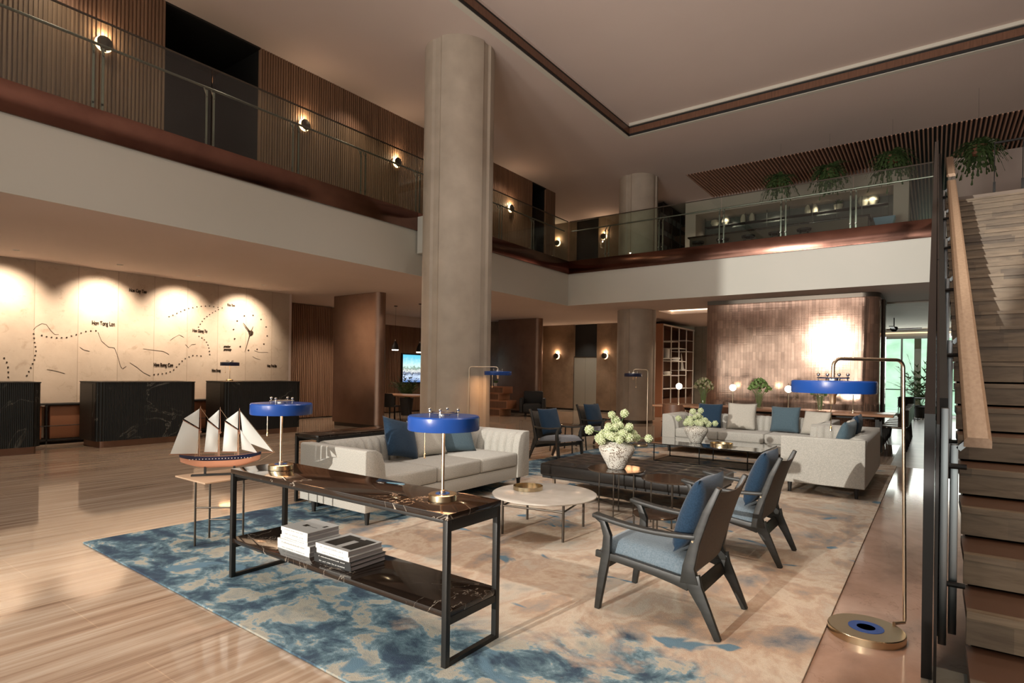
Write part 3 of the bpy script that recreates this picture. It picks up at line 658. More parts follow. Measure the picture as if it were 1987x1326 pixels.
def table_lamp(loc, lab, mat, r=0.196, H=0.385, br=0.08, pull=(-0.085, -0.05), s=1.0, grp=None):
    t = thing('table_lamp', lab, 'table lamp', loc, 0, grp)
    MB().lathe([(0, 0), (br, 0.0), (br, 0.03), (br-0.004, 0.034), (0.0, 0.034)], n=48).build('base', M['brass'], t)
    MB().lathe([(br*0.5, 0.0345), (br*0.5, 0.0355), (br*0.26, 0.0355), (br*0.26, 0.0345)], n=40).build('base_inlay', mat, t)
    MB().lathe([(0.014, 0.034), (0.014, 0.05), (0.0085, 0.052), (0.0085, H-0.02), (0.012, H-0.018), (0.016, H)], n=20).build('stem', M['pale_brass'], t)
    lamp_shade(t, (0, 0), r, 0.075, mat, H-0.008)
    px, py = pull
    MB().tube([(px, py, H), (px, py, H-0.135)], 0.0022, 6).lathe([(0.003, 0), (0.006, 0.004), (0.005, 0.024), (0.002, 0.027)], (px, py, H-0.16), n=10).build('pull_cord', M['brass'], t)
    return t
table_lamp((-3.515, 2.205, 0.7355), 'cobalt blue table lamp on the left end of the console by the ship', M['blue'], grp=None, H=0.375)
table_lamp((-2.055, 2.215, 0.7355), 'cobalt blue table lamp on the right end of the console', M['blue'], r=0.186, H=0.372, br=0.074)
table_lamp((-11.98, 6.30, 1.142), 'small dark lamp standing on the right reception desk', M['navy'], r=0.185, H=0.33, br=0.07)
def floor_lamp(base, pole, shade, zt, zs, r, br, lab, mat, cord=True, sh=0.068, lean=(0, 0)):
    bx, by, bz = base; t = thing('floor_lamp', lab, 'floor lamp', base)
    P = Vector((pole[0]-bx, pole[1]-by, 0)); Q = Vector((shade[0]-bx, shade[1]-by, 0)); d = (Q-P).normalized()
    MB().lathe([(0, 0), (br, 0), (br, 0.036), (br-0.004, 0.04), (0, 0.04)], n=64).build('base', M['brass'], t)
    MB().lathe([(br*0.46, 0.0402), (br*0.46, 0.0412), (br*0.24, 0.0412), (br*0.24, 0.0402)], n=48).build('base_inlay', mat, t)
    T = Vector((P.x+lean[0], P.y+lean[1], 0)); q = 0.045; pts = []
    pin = P.normalized()*br*0.985
    pts += [Vector((pin.x, pin.y, 0.045)) if (P.length > br) else Vector((P.x, P.y, 0.03))]
    if P.length > br: pts += [Vector((P.x*0.97+pin.x*0.03, P.y*0.97+pin.y*0.03, 0.047)), Vector((P.x, P.y, 0.07))]
    for k in range(6):
        a = pi/2*k/5; pts.append(Vector((T.x, T.y, zt-q)) + Vector((d.x*q*(1-cos(a)), d.y*q*(1-cos(a)), q*sin(a))))
    for k in range(6):
        a = pi/2*k/5; pts.append(Vector((Q.x, Q.y, zt-q)) + Vector((-d.x*q*(1-sin(a)), -d.y*q*(1-sin(a)), q*cos(a))))
    pts.append(Vector((Q.x, Q.y, zs+sh+0.01)))
    MB().tube(pts, 0.0095, 12).build('pole', M['pale_brass'], t)
    lamp_shade(t, (Q.x, Q.y), r, sh, mat, zs)
    MB().lathe([(0.012, zs-0.06), (0.016, zs-0.05), (0.016, zs-0.018), (0.03, zs+0.004)], (Q.x, Q.y, 0), n=16).build('socket', M['pale_brass'], t)
    if cord:
        a = Q - d*0.0 + Vector((-d.y, d.x, 0))*(-0.11); a += d*(-0.08)
        MB().tube([(a.x, a.y, zs), (a.x, a.y, zs-0.19)], 0.0022, 6).lathe([(0.003, 0), (0.006, 0.004), (0.005, 0.026), (0.002, 0.03)], (a.x, a.y, zs-0.22), n=10).build('pull_cord', M['brass'], t)
    return t
floor_lamp((-0.283, 3.70, 0.0), (-0.115, 3.89), (-0.44, 3.55), 1.505, 1.318, 0.205, 0.185, 'tall brass floor lamp with cobalt blue shade nearest the stairs', M['blue'], lean=(-0.022, 0.0))
floor_lamp((-6.25, 7.45, 0.0), (-6.43, 7.55), (-6.0, 7.80), 1.50, 1.36, 0.235, 0.17, 'brass floor lamp with blue shade in front of the tall column', M['blue'])
floor_lamp((-4.6, 10.55, RZ), (-4.49, 10.62), (-4.72, 10.45), 1.49, 1.35, 0.17, 0.15, 'slender floor lamp with dark navy shade in front of the far column', M['navy'])
# ---------------------------------------------------------------- sofas (local: facing +x, length along y)
def cushion_mb(w, d, h, n=10, puff=0.02):
    b = MB(); b.box(0, w, 0, d, 0, h); return b
def sofa(name, loc, rz, L, D, lab, H=0.68, seats=3):
    t = thing('sofa', lab, 'sofa', loc, rz)
    A, B = 0.24, 0.20
    MB().box(0.02, D-0.02, 0.02, L-0.02, 0.125, 0.27).build('base', M['sofa'], t, bev=0.012)
    # channel tufted back
    def channels(length, off, along):
        pts = []; k = int((length)/0.105); w = length/k
        for i in range(k):
            for j in range(7):
                u = j/6; pts.append((off+i*w+u*w, 0.040*sin(pi*u)**0.45 if 0 < u < 1 else 0.0))
        return pts
    inner = channels(L-2*A+0.06, A-0.03, 'y')
    b = MB(); rows = []
    prof = [(0.205, 0.14), (0.205, 0.40), (0.195, 0.55), (0.165, 0.64), (0.12, 0.675), (0.06, H), (0.012, H-0.015), (0.0, H-0.05), (0.0, 0.13)]
    m = len(inner); v = []
    for i, (yy, q) in enumerate(inner):
        for j, (px, pz) in enumerate(prof):
            v.append((px + (q if j < 4 else (q*0.5 if j == 4 else 0)), yy, pz + (q*0.4 if j in (3, 4) else 0)))
    pn = len(prof); f = [(i*pn+j, i*pn+j+1, (i+1)*pn+j+1, (i+1)*pn+j) for i in range(m-1) for j in range(pn-1)]
    f += [tuple(range(pn)), tuple((m-1)*pn+j for j in range(pn))[::-1]]
    b.add(v, f).build('backrest', M['sofa'], t, ang=60)
    for s in (0, 1):
        pr = [(0, 0.13), (0, H-0.012), (0.012, H), (A-0.12, H-0.004), (A-0.055, H-0.04), (A-0.015, H-0.14), (A, 0.42), (A, 0.13)]
        if s: pr = [(L-a, z) for a, z in pr]
        b = MB(); b.prism(pr, 0.0, D, 'x'); arm = b.build('arm', M['sofa'], t, bev=0.012, seg=2, ang=50)
        # inner tufting on the arms
        ch = channels(D-B-0.10, B+0.02, 'x'); v = []
        pr2 = [(A-0.002, 0.40), (A-0.016, 0.54), (A-0.055, 0.64), (A-0.10, 0.672)]
        for xx, q in ch:
            for j, (py, pz) in enumerate(pr2):
                yy = py+q*(0.9 if j < 3 else 0.1); v.append((xx, yy if not s else L-yy, pz+(q*0.3 if j == 2 else 0)))
        f = [(i*4+j, i*4+j+1, (i+1)*4+j+1, (i+1)*4+j) for i in range(len(ch)-1) for j in range(3)]
        MB().add(v, f).build('arm_tufting', M['sofa'], arm, ang=70)
    w = (L-2*A)/seats
    for i in range(seats):
        MB().box(B+0.01, D-0.005, A+i*w+0.003, A+(i+1)*w-0.003, 0.272, 0.43).build('seat_cushion', M['sofa'], t, bev=0.028, seg=3, ang=60)
    for x0 in (0.09, D-0.09):
        for y0 in (0.10, L-0.10):
            MB().lathe([(0.017, 0), (0.028, 0.128)], (x0, y0, 0), n=14).build('leg', M['blackm'], t)
    return t
def pillow(loc, rz, tilt, mt, lab, w=0.48, h=0.46, th=0.15, roll=0, grp=None, stripes=False):
    "a square throw pillow standing on its edge, leaning back by tilt; faces +x locally"
    n = 14; b = MB(); v = []; f = []
    for s in (1, -1):
        for i in range(n+1):
            for j in range(n+1):
                a, c = -1+2*i/n, -1+2*j/n
                t_ = (max(0, 1-a*a)*max(0, 1-c*c))**0.38*th/2*(1+0.04*sin(5*a+3*c))
                k = 1-0.07*(1-abs(a)**2)*abs(c)**3 - 0.0
                k2 = 1-0.07*(1-abs(c)**2)*abs(a)**3
                v.append((s*t_, a*w/2*k2, h/2 + c*h/2*k))
    m = (n+1)*(n+1)
    for s in (0, 1):
        for i in range(n):
            for j in range(n):
                q = (s*m+i*(n+1)+j, s*m+(i+1)*(n+1)+j, s*m+(i+1)*(n+1)+j+1, s*m+i*(n+1)+j+1); f.append(q if not s else q[::-1])
    b.add(v, f)
    t = b.build('throw_pillow', mt, ang=80)
    tag(t, lab, 'pillow', grp)
    me = t.data; bm = bmesh.new(); bm.from_mesh(me); bmesh.ops.remove_doubles(bm, verts=bm.verts, dist=0.0008); bmesh.ops.recalc_face_normals(bm, faces=bm.faces); bm.to_mesh(me); bm.free()
    t.matrix_world = Matrix.Translation(loc) @ Matrix.Rotation(rz, 4, 'Z') @ Matrix.Rotation(-tilt, 4, 'Y') @ Matrix.Rotation(roll, 4, 'X')
    if stripes:
        s = MB()
        for i in range(7): s.box(-0.002, 0.0, -w*0.40, w*0.40, 0, 0.004) if False else None
    return t
s1 = sofa('s1', (-4.98, 3.33, RZ), 0, 2.54, 0.97, 'oatmeal channel-back sofa nearest the camera, behind the console')
sz = 0.43+RZ
pillow((-4.56, 4.30, sz+0.03), R(8), R(24), M['fnavy'], 'deep blue pillow leaning on the near sofa, left of its three', 0.47, 0.45, roll=R(-14))
pillow((-4.60, 4.78, sz), R(-6), R(26), M['fpale'], 'pale grey pillow in the middle of the near sofa', 0.46, 0.44)
pillow((-4.58, 5.22, sz), R(-22), R(28), M['fmid'], 'mid blue pillow at the far end of the near sofa', 0.46, 0.42)
s3 = sofa('s3', (-4.02, 11.16, RZ), R(-90), 2.75, 0.96, 'long oatmeal sofa with channel back facing the camera before the long table')
pillow((-3.37, 10.82, sz), R(-90), R(16), M['fnavy'], 'navy pillow at the left end of the long back sofa', 0.46, 0.46)
pillow((-2.78, 10.78, sz), R(-84), R(18), M['fpale'], 'striped off-white pillow in the middle of the long back sofa', 0.50, 0.50)
pillow((-2.07, 10.80, sz), R(-93), R(14), M['fmid'], 'slate blue pillow right of centre on the long back sofa', 0.48, 0.46)
pillow((-1.60, 10.66, sz), R(-112), R(20), M['fpale'], 'pale green-grey pillow in the right corner of the long back sofa', 0.46, 0.42)
s2 = sofa('s2', (-0.61, 9.86, RZ), R(180), 2.28, 0.88, 'oatmeal sofa seen from its arm end beside the stairs')
pillow((-0.92, 8.00, sz), R(172), R(16), M['fmid'], 'slate blue pillow nearest on the sofa beside the stairs', 0.48, 0.46)
pillow((-0.93, 8.33, sz), R(180), R(15), M['fpale'], 'off-white pillow on the sofa beside the stairs', 0.46, 0.46)
pillow((-0.90, 8.75, sz), R(180), R(14), M['fnavy'], 'navy pillow farthest on the sofa beside the stairs', 0.50, 0.50)
# ---------------------------------------------------------------- leather daybed
t = thing('daybed', 'long black leather daybed bench on a slim metal frame in the middle of the rug', 'daybed', (-3.62, 5.52, RZ))
LX, LY = 1.88, 0.98
b = MB(); n1, n2 = 72, 40; v = []
for j in range(n2+1):
    for i in range(n1+1):
        a, c = i/n1, j/n2
        tu = abs(sin(pi*9*a))*abs(sin(pi*5*c)); edge = min(1, min(a, 1-a)*22)*min(1, min(c, 1-c)*12)
        v.append((a*LX, c*LY, 0.36+0.018*edge+0.016*(tu**0.45)*edge))
f = [(j*(n1+1)+i, j*(n1+1)+i+1, (j+1)*(n1+1)+i+1, (j+1)*(n1+1)+i) for j in range(n2) for i in range(n1)]
b.add(v, f).build('tufted_top', M['leather'], t, ang=80)
MB().box(-0.004, LX+0.004, -0.004, LY+0.004, 0.225, 0.366).build('cushion_body', M['leather'], t, bev=0.03, seg=3)
MB().box(0.02, LX-0.02, 0.02, LY-0.02, 0.20, 0.225).build('base_board', M['blackm'], t)
for x0 in (0.16, LX-0.16):
    for y0 in (0.05, LY-0.05): MB().box(x0-0.014, x0+0.014, y0-0.014, y0+0.014, 0, 0.2).build('leg', M['chrome'], t)
MB().box(0.17, LX-0.17, 0.04, 0.06, 0.06, 0.08).box(0.17, LX-0.17, LY-0.06, LY-0.04, 0.06, 0.08).build('side_rail', M['chrome'], t)
# ---------------------------------------------------------------- low tables
t = thing('coffee_table', 'round white marble coffee table on thin bronze legs', 'coffee table', (-2.77, 4.30, RZ), R(8))
MB().lathe([(0, 0.31), (0.44, 0.31), (0.462, 0.318), (0.462, 0.326), (0.455, 0.33), (0, 0.33)], n=72).build('marble_top', M['wmarble'], t)
b = MB()
for k in range(4):
    q = pi/2*k - 0.72
    MB().lathe([(0.011, 0), (0.011, 0.309)], (0.39*cos(q), 0.39*sin(q), 0), n=12).build('leg', M['bronze'], t)
for k in range(4):
    q, q2 = pi/2*k-0.72, pi/2*(k+1)-0.72
    b.tube([(0.39*cos(q), 0.39*sin(q), 0.245), (0.39*cos(q2), 0.39*sin(q2), 0.245)], 0.008)
b.build('leg_brace', M['bronze'], t)
def tray(loc, r, lab):
    t = MB().lathe([(0, 0.0), (r, 0.0), (r, 0.034), (r-0.003, 0.034), (r-0.003, 0.004), (0, 0.004)], n=56).build('tray', M['brass'], None)
    t.location = loc; tag(t, lab, 'tray')
tray((-2.97, 4.335, RZ+0.3305), 0.135, 'round brass tray on the white marble coffee table')
def wire_table(loc, r, H, lab, top, rz=0, sx=1.0):
    t = thing('side_table', lab, 'side table', loc, rz)
    o = MB().lathe([(0, H-0.012), (r, H-0.012), (r+0.003, H-0.006), (r, H), (0, H)], n=56); o.v = [(a*sx, b, c) for a, b, c in o.v]
    o.build('table_top', top, t)
    for k in range(4):
        q = pi/2*k+0.3; q0 = 0.17
        MB().tube([(q0*sx*cos(q), q0*sin(q), 0), (q0*sx*cos(q), q0*sin(q), H-0.012)], 0.0075, 8).build('leg', M['bronze'], t)
    MB().tube([(0.17*sx*cos(0.3+pi/2*k), 0.17*sin(0.3+pi/2*k), 0.13) for k in range(4)], 0.006, 8, closed=True).build('leg_brace', M['bronze'], t)
    return t
M['dtop'] = plain('dark_polished_top', (0.05,0.032,0.022), 0.08)
wire_table((-2.53, 5.24, RZ), 0.28, 0.455, 'round dark side table under the big flower vase', M['dtop'])
wire_table((-1.95, 5.22, RZ), 0.25, 0.425, 'oval dark side table behind the nearest armchair', M['dtop'], R(0), 1.15)
wire_table((-1.80, 4.45, RZ), 0.18, 0.27, 'low dark round table between the two near armchairs', M['dtop'])
# glass table
t = thing('glass_coffee_table', 'rectangular smoked glass coffee table before the long back sofa', 'coffee table', (-3.85, 8.72, RZ))
LX, LY, H = 1.88, 1.02, 0.31
MB().box(0, LX, 0, LY, H-0.012, H).build('glass_top', M['sglass'], t, smooth=False)
MB().box(0, LX, -0.004, 0, H-0.014, H+0.001).box(0, LX, LY, LY+0.004, H-0.014, H+0.001).box(-0.004, 0, -0.004, LY+0.004, H-0.014, H+0.001).box(LX, LX+0.004, -0.004, LY+0.004, H-0.014, H+0.001).build('rim', M['black'], t)
for x0 in (0.22, 0.95, LX-0.22):
    for y0 in (0.16, LY-0.16): MB().tube([(x0, y0, 0), (x0, y0, H-0.012)], 0.009, 8).build('leg', M['black'], t)
MB().tube([(0.22, 0.16, 0.012), (LX-0.22, 0.16, 0.012), (LX-0.22, LY-0.16, 0.012), (0.22, LY-0.16, 0.012)], 0.008, 8, closed=True).build('foot_rail', M['black'], t)
tray((-2.66, 9.2, RZ+0.3105), 0.17, 'round brass tray on the smoked glass coffee table')
# ---------------------------------------------------------------- armchairs (local: facing +x)
def armchair(loc, rz, lab, copy_of=None):
    t = thing('armchair', lab, 'armchair', loc, rz, 'open-frame lounge chairs around the rug')
    Wd = 0.56; st = 0.034
    for s in (-1, 1):
        y0, y1 = (-Wd/2, -Wd/2+st) if s < 0 else (Wd/2-st, Wd/2)
        MB().strip([(0.345, 0.0), (0.315, 0.20), (0.29, 0.34), (0.285, 0.44), (0.315, 0.52), (0.36, 0.545)], [0.016, 0.024, 0.027, 0.024, 0.018, 0.013], y0, y1).build('front_leg', M['dwood'], t, bev=0.004)
        MB().strip([(-0.36, 0.0), (-0.29, 0.15), (-0.235, 0.25), (-0.215, 0.31)], [0.017, 0.026, 0.038, 0.045], y0+0.003, y1-0.003).build('rear_leg', M['dwood'], t, bev=0.004)
        MB().strip([(-0.205, 0.27), (-0.20, 0.36), (-0.235, 0.50), (-0.29, 0.66), (-0.352, 0.80)], [0.05, 0.032, 0.024, 0.020, 0.014], y0-0.002, y1+0.002).build('back_post', M['dwood'], t, bev=0.004)
        MB().strip([(0.36, 0.325), (0.20, 0.315), (0.0, 0.292), (-0.13, 0.272), (-0.20, 0.262)], [0.02, 0.022, 0.023, 0.028, 0.036], y0+0.006, y1-0.006).build('seat_rail', M['dwood'], t, bev=0.004)
        yc = (y0+y1)/2
        b = MB(); n = 9; v = []
        for i in range(n):
            u = i/(n-1); x = 0.375-u*(0.375+0.235); z = 0.552-0.028*sin(pi*u*0.9)-0.02*u; hw = 0.021+0.012*(1-u)
            v += [(x, yc-hw, z-0.013), (x, yc+hw, z-0.013), (x, yc+hw, z+0.011), (x, yc-hw, z+0.011)]
        f = [(0,1,2,3), tuple(4*(n-1)+k for k in (3,2,1,0))]
        for i in range(n-1):
            for k in range(4): f.append((4*i+k, 4*i+(k+1) % 4, 4*i+4+(k+1) % 4, 4*i+4+k))
        ar = b.add(v, f).build('armrest', M['dwood'], t, bev=0.005)
        MB().lathe([(0.006, 0), (0.006, 0.004)], (-0.222, y1 if s > 0 else y0-0.004, 0.50), n=10, axis='y').build('bolt', M['brass'], ar)
    MB().box(0.28, 0.31, -Wd/2+st, Wd/2-st, 0.25, 0.30).build('front_rail', M['dwood'], t, bev=0.004)
    MB().strip([(-0.235, 0.19), (-0.205, 0.25)], [0.014, 0.014], -Wd/2+st, Wd/2-st).build('rear_stretcher', M['dwood'], t, bev=0.003)
    # sling back
    b = MB(); v = []; n = 10
    for i in range(n):
        u = i/(n-1); x = -0.21-0.135*u**1.15; z = 0.33+0.45*u
        for j in range(9):
            w = -1+2*j/8; v.append((x-0.018*(1-w*w), w*(Wd/2-0.012), z-0.022*(1-w*w)*(u > 0.95)))
    f = [(i*9+j, i*9+j+1, (i+1)*9+j+1, (i+1)*9+j) for i in range(n-1) for j in range(8)]
    m = len(v); v += [(a-0.008, b_, c) for a, b_, c in v]; f += [tuple(m+k for k in q)[::-1] for q in f]
    f += [(i*9, (i+1)*9, m+(i+1)*9, m+i*9) for i in range(n-1)] + [(i*9+8, m+i*9+8, m+(i+1)*9+8, (i+1)*9+8) for i in range(n-1)]
    f += [(j, m+j, m+j+1, j+1) for j in range(8)] + [((n-1)*9+j, (n-1)*9+j+1, m+(n-1)*9+j+1, m+(n-1)*9+j) for j in range(8)]
    b.add(v, f).build('back_sling', M['woven'], t, ang=60)
    c = MB(); nx, ny = 14, 12; v = []
    for sgn in (1, -1):
        for i in range(nx+1):
            for j in range(ny+1):
                a, d = -1+2*i/nx, -1+2*j/ny
                h = (max(0, 1-a**6)*max(0, 1-d**6))**0.45
                x = 0.085+a*0.275; zb = 0.325-0.075*(0.36-x)
                z = zb + (0.095*h if sgn > 0 else 0.0) if sgn > 0 else zb-0.004*h
                v.append((x, d*(Wd/2-0.05), z))
    m = (nx+1)*(ny+1); f = []
    for s in (0, 1):
        for i in range(nx):
            for j in range(ny):
                q = (s*m+i*(ny+1)+j, s*m+(i+1)*(ny+1)+j, s*m+(i+1)*(ny+1)+j+1, s*m+i*(ny+1)+j+1); f.append(q[::-1] if s else q)
    c.add(v, f).build('seat_cushion', M['fgrey'] if 'far' in lab else M['fblue'], t, ang=60)
    return t
ARM = [((-1.25, 3.34, RZ), R(180), 'dark wood armchair with blue cushions nearest the camera'),
       ((-1.24, 4.80, RZ), R(180), 'dark wood armchair second from the camera beside the stairs side'),
       ((-4.93, 7.98, RZ), R(-14), 'dark wood armchair with grey seat on the far left edge of the rug'),
       ((-5.15, 9.90, RZ), R(-12), 'dark wood armchair partly hidden behind the flowers on the far left')]
for a in ARM: armchair(*a)
pillow((-1.165, 3.36, RZ+0.40), R(180), R(19), M['fnavy'], 'deep blue pillow in the armchair nearest the camera', 0.44, 0.44, 0.15)
pillow((-1.155, 4.82, RZ+0.40), R(180), R(19), M['fnavy'], 'deep blue pillow in the second armchair from the camera', 0.44, 0.44, 0.15)
pillow((-5.01, 8.00, RZ+0.40), R(-14), R(19), M['fnavy'], 'dark blue pillow in the far left armchair', 0.44, 0.44, 0.15)
pillow((-5.23, 9.92, RZ+0.40), R(-12), R(19), M['fnavy'], 'dark blue pillow in the armchair behind the flowers', 0.44, 0.44, 0.15)
# small table between the far armchairs
t = thing('side_table', 'small black side table between the two far left armchairs', 'side table', (-5.3, 9.0, RZ))
MB().box(-0.25, 0.25, -0.28, 0.28, 0.45, 0.47).build('table_top', M['dtop'], t, bev=0.003)
for a in (-0.2, 0.2):
    for d in (-0.23, 0.23): MB().tube([(a*1.15, d*1.1, 0), (a, d, 0.45)], 0.012, 8).build('leg', M['blackm'], t)
# ---------------------------------------------------------------- model ship on its stand table
t = thing('display_table', 'small square timber table under the model sailing ship', 'side table', (-4.6, 2.36, RZ))
b = MB().box(-0.24, 0.24, -0.24, 0.24, 0.522, 0.534).build('table_top', M['oakrail'], t, bev=0.002)
LG = [(-0.03, -0.18), (-0.17, 0.0), (0.18, 0.0), (0.04, 0.17)]
for a in LG: MB().tube([(a[0], a[1], 0), (a[0], a[1], 0.522)], 0.0085, 8).build('leg', M['bronze'], t)
MB().tube([(LG[0][0], LG[0][1], 0.30), (LG[2][0], LG[2][1], 0.30)], 0.006).build('leg_brace', M['bronze'], t)
MB().tube([(LG[1][0], LG[1][1], 0.15), (LG[3][0], LG[3][1], 0.15)], 0.006).build('leg_brace', M['bronze'], t)
sh = thing('model_ship', 'model three-masted sailing ship with cream sails on the small square table', 'model ship', (-4.6, 2.36, RZ+0.5345), R(57))
# hull: x along the length (bow +x), y beam, z up
def hull_sec(u):
    "u -1 stern .. 1 bow -> half-beam, keel z, deck z"
    w = 0.045*max(0.0, 1-abs(u)**3.2)**0.7 + 0.002; dk = 0.155+0.022*u*u*(1.1 if u > 0 else 0.9); kz = 0.062+0.055*max(0, abs(u)-0.35)**1.6*1.9
    return w, min(kz, dk-0.01), dk
def hull(z0f, z1f, nm, mt, grow=0.0):
    n = 28; v = []; rows = 7
    for i in range(n+1):
        u = -1+2*i/n; w, kz, dk = hull_sec(u)
        for j in range(-rows, rows+1):
            q = abs(j)/rows; sf = z0f+(z1f-z0f)*q; z = kz+(dk-kz)*sf; hw = (w+grow)*(sf**0.5 if sf < 1 else 1)*(1 if j >= 0 else -1)
            v.append((u*0.285*(1+0.04*sf), hw, z))
    k = 2*rows+1; f = [(i*k+j, i*k+j+1, (i+1)*k+j+1, (i+1)*k+j) for i in range(n) for j in range(k-1)]
    return MB().add(v, f).build(nm, mt, sh, ang=60)
M['hullp'] = plain('rose_hull_paint', (0.62,0.30,0.19), 0.35)
hull(0.0, 0.62, 'lower_hull', M['hullp']); hull(0.60, 1.0, 'upper_hull', M['navy'], 0.001)
n = 24; v = []
for i in range(n+1):
    u = -1+2*i/n; w, kz, dk = hull_sec(u); v += [(u*0.296, -w, dk-0.004), (u*0.296, w, dk-0.004)]
MB().add(v, [(2*i, 2*i+1, 2*i+3, 2*i+2) for i in range(n)]).build('deck', M['mast'], sh)
b = MB()
for i in range(20): b.box(-0.22+i*0.023, -0.214+i*0.023, -0.0475, -0.0455, 0.135, 0.141)
b.build('porthole_row', M['white'], sh)
MB().box(-0.21, 0.16, -0.02, -0.008, 0.0, 0.012).box(-0.21, 0.16, 0.008, 0.02, 0, 0.012).box(-0.12, -0.105, -0.014, 0.014, 0.012, 0.075).box(0.09, 0.105, -0.014, 0.014, 0.012, 0.075).build('stand', M['blackm'], sh)
MS = [(-0.155, 0.555), (-0.015, 0.545), (0.125, 0.535)]
for x, h in MS:
    MB().tube([(x, 0, 0.14), (x-0.004, 0, h*0.66)], 0.0048, 8).tube([(x+0.007, 0, h*0.6), (x+0.004, 0, h)], [0.003, 0.0014], 8).box(x-0.006, x+0.014, -0.007, 0.007, h*0.62, h*0.635).build('mast', M['mast'], sh)
def sail(pts, nm='sail', belly=0.018):
    A, B, Cc, D = [Vector((p[0], 0, p[1])) for p in pts]; n = 8; v = []; f = []
    for i in range(n+1):
        for j in range(n+1):
            u, w = i/n, j/n; p = A*(1-u)*(1-w)+B*u*(1-w)+Cc*u*w+D*(1-u)*w; v.append((p.x, -belly*sin(pi*u)*sin(pi*w)-0.006, p.z))
    m = len(v); v += [(a, b+0.0015, c) for a, b, c in v]
    for i in range(n):
        for j in range(n):
            q = (i*(n+1)+j, (i+1)*(n+1)+j, (i+1)*(n+1)+j+1, i*(n+1)+j+1); f.append(q); f.append(tuple(m+k for k in q)[::-1])
    MB().add(v, f).build(nm, M['sail'], sh, ang=60)
def gaff(x, h, back, top, z0=0.178):
    sail([(x-back, z0+0.004), (x-0.01, z0), (x-0.008, h*0.665), (x-top, h*0.79)])
    MB().tube([(x-back-0.008, -0.004, z0), (x, -0.004, z0-0.006)], 0.003, 6).tube([(x-top-0.004, -0.003, h*0.80), (x, -0.003, h*0.66)], 0.0026, 6).build('boom', M['mast'], sh)
    sail([(x-top+0.004, h*0.82), (x-0.006, h*0.69), (x-0.003, h*0.96), (x-0.01, h*0.95)], belly=0.006)
gaff(MS[0][0], MS[0][1], 0.20, 0.115); gaff(MS[1][0], MS[1][1], 0.105, 0.085, 0.185); gaff(MS[2][0], MS[2][1], 0.115, 0.10, 0.185)
sail([(0.385, 0.172), (0.16, 0.27), (0.135, 0.505), (0.142, 0.50)], belly=0.008); sail([(0.268, 0.165), (0.15, 0.20), (0.137, 0.36), (0.143, 0.355)], belly=0.006)
MB().tube([(0.24, 0, 0.172), (0.40, 0, 0.168)], [0.004, 0.002], 8).build('bowsprit', M['mast'], sh)
b = MB()
for x, h in MS:
    for s in (-1, 1):
        for k in range(3): b.tube([(x-0.025+0.016*k, s*0.042, 0.158), (x, s*0.004, h*0.62)], 0.0008, 4)
    b.tube([(x, 0, h*0.98), (x+0.13 if x < 0.1 else 0.395, 0, (h*0.62 if x < 0.1 else 0.17))], 0.0008, 4)
b.tube([(0.395, 0, 0.17), (0.28, 0, 0.10)], 0.0008, 4).tube([(MS[0][0], 0, 0.54), (-0.355, 0, 0.18)], 0.0008, 4)
b.build('rigging', M['rope'], sh)
# ---------------------------------------------------------------- books on the console shelf
bz = RZ+0.2625
def book(x, y, z, w, d, h, rz, mt, lab, cover=None, title=None):
    t = thing('book', lab, 'book', (x, y, z), rz, 'books on the console shelf')
    cv = MB().box(-w/2, w/2, -d/2, d/2, 0, 0.0025).box(-w/2, w/2, -d/2, d/2, h-0.0025, h-0.0002).box(-w/2, w/2, -d/2, -d/2+0.0025, 0.0025, h-0.0025).build('cover', mt, t)
    MB().box(-w/2+0.004, w/2-0.004, -d/2+0.003, d/2-0.005, 0.0026, h-0.0026).build('pages', M['page'], t)
    ink = M['ink'] if mt is M['book'] else M['book']
    s = MB(); x0 = -w*0.36
    random.seed(int(z*1000+w*100))
    while x0 < w*0.34:
        q = random.uniform(0.003, 0.008)
        if random.random() < 0.8: s.box(x0, x0+q*0.7, -d/2-0.0006, -d/2-0.0001, h*0.38, h*(0.52+0.12*random.random()))
        x0 += q+0.002
    s.build('spine_print', M['inkg'] if mt is M['book'] else M['book'], cv)
    if cover:
        c = MB()
        for r in cover: c.box(r[0]*w/2, r[1]*w/2, r[2]*d/2, r[3]*d/2, h-0.0001, h+0.0004)
        c.build('cover_print', M['ink'], cv)
    return t
zz = bz; X0, Y0 = -3.17, 2.205
for w, d, h, r, mt, lab in ((0.335, 0.25, 0.026, 0, M['book'], 'lowest white book of the taller left stack'), (0.335, 0.25, 0.036, 0.01, M['book'], 'thick white book second from the bottom of the left stack'),
                       (0.295, 0.24, 0.022, -0.02, M['book'], 'white book in the middle of the left stack'), (0.27, 0.235, 0.028, 0.0, M['book'], 'white book second from the top of the left stack')):
    book(X0, Y0, zz, w, d, h, r, mt, lab); zz += h
book(X0-0.005, Y0, zz, 0.275, 0.235, 0.025, 0.01, M['book'], 'white book with line drawing on top of the left stack', cover=[(-0.35, -0.05, -0.25, 0.05), (-0.05, 0.62, -0.12, -0.09), (0.62, 0.78, 0.2, 0.5)])
zz = bz; X1, Y1 = -2.775, 2.20
for w, d, h, r, mt, lab in ((0.325, 0.26, 0.027, 0.03, M['bookb'], 'black book at the bottom of the right stack'), (0.33, 0.265, 0.024, 0.02, M['bookb'], 'black book second from the bottom of the right stack'),
                       (0.30, 0.25, 0.026, 0.0, M['book'], 'white book in the middle of the right stack')):
    book(X1, Y1, zz, w, d, h, r, mt, lab); zz += h
book(X1-0.01, Y1, zz, 0.30, 0.25, 0.03, 0.0, M['book'], 'white book with large black photograph on top of the right stack', cover=[(-0.75, -0.02, -0.75, 0.75), (0.30, 0.88, -0.75, 0.75), (-0.02, 0.30, 0.3, 0.62)])
random.seed(11)
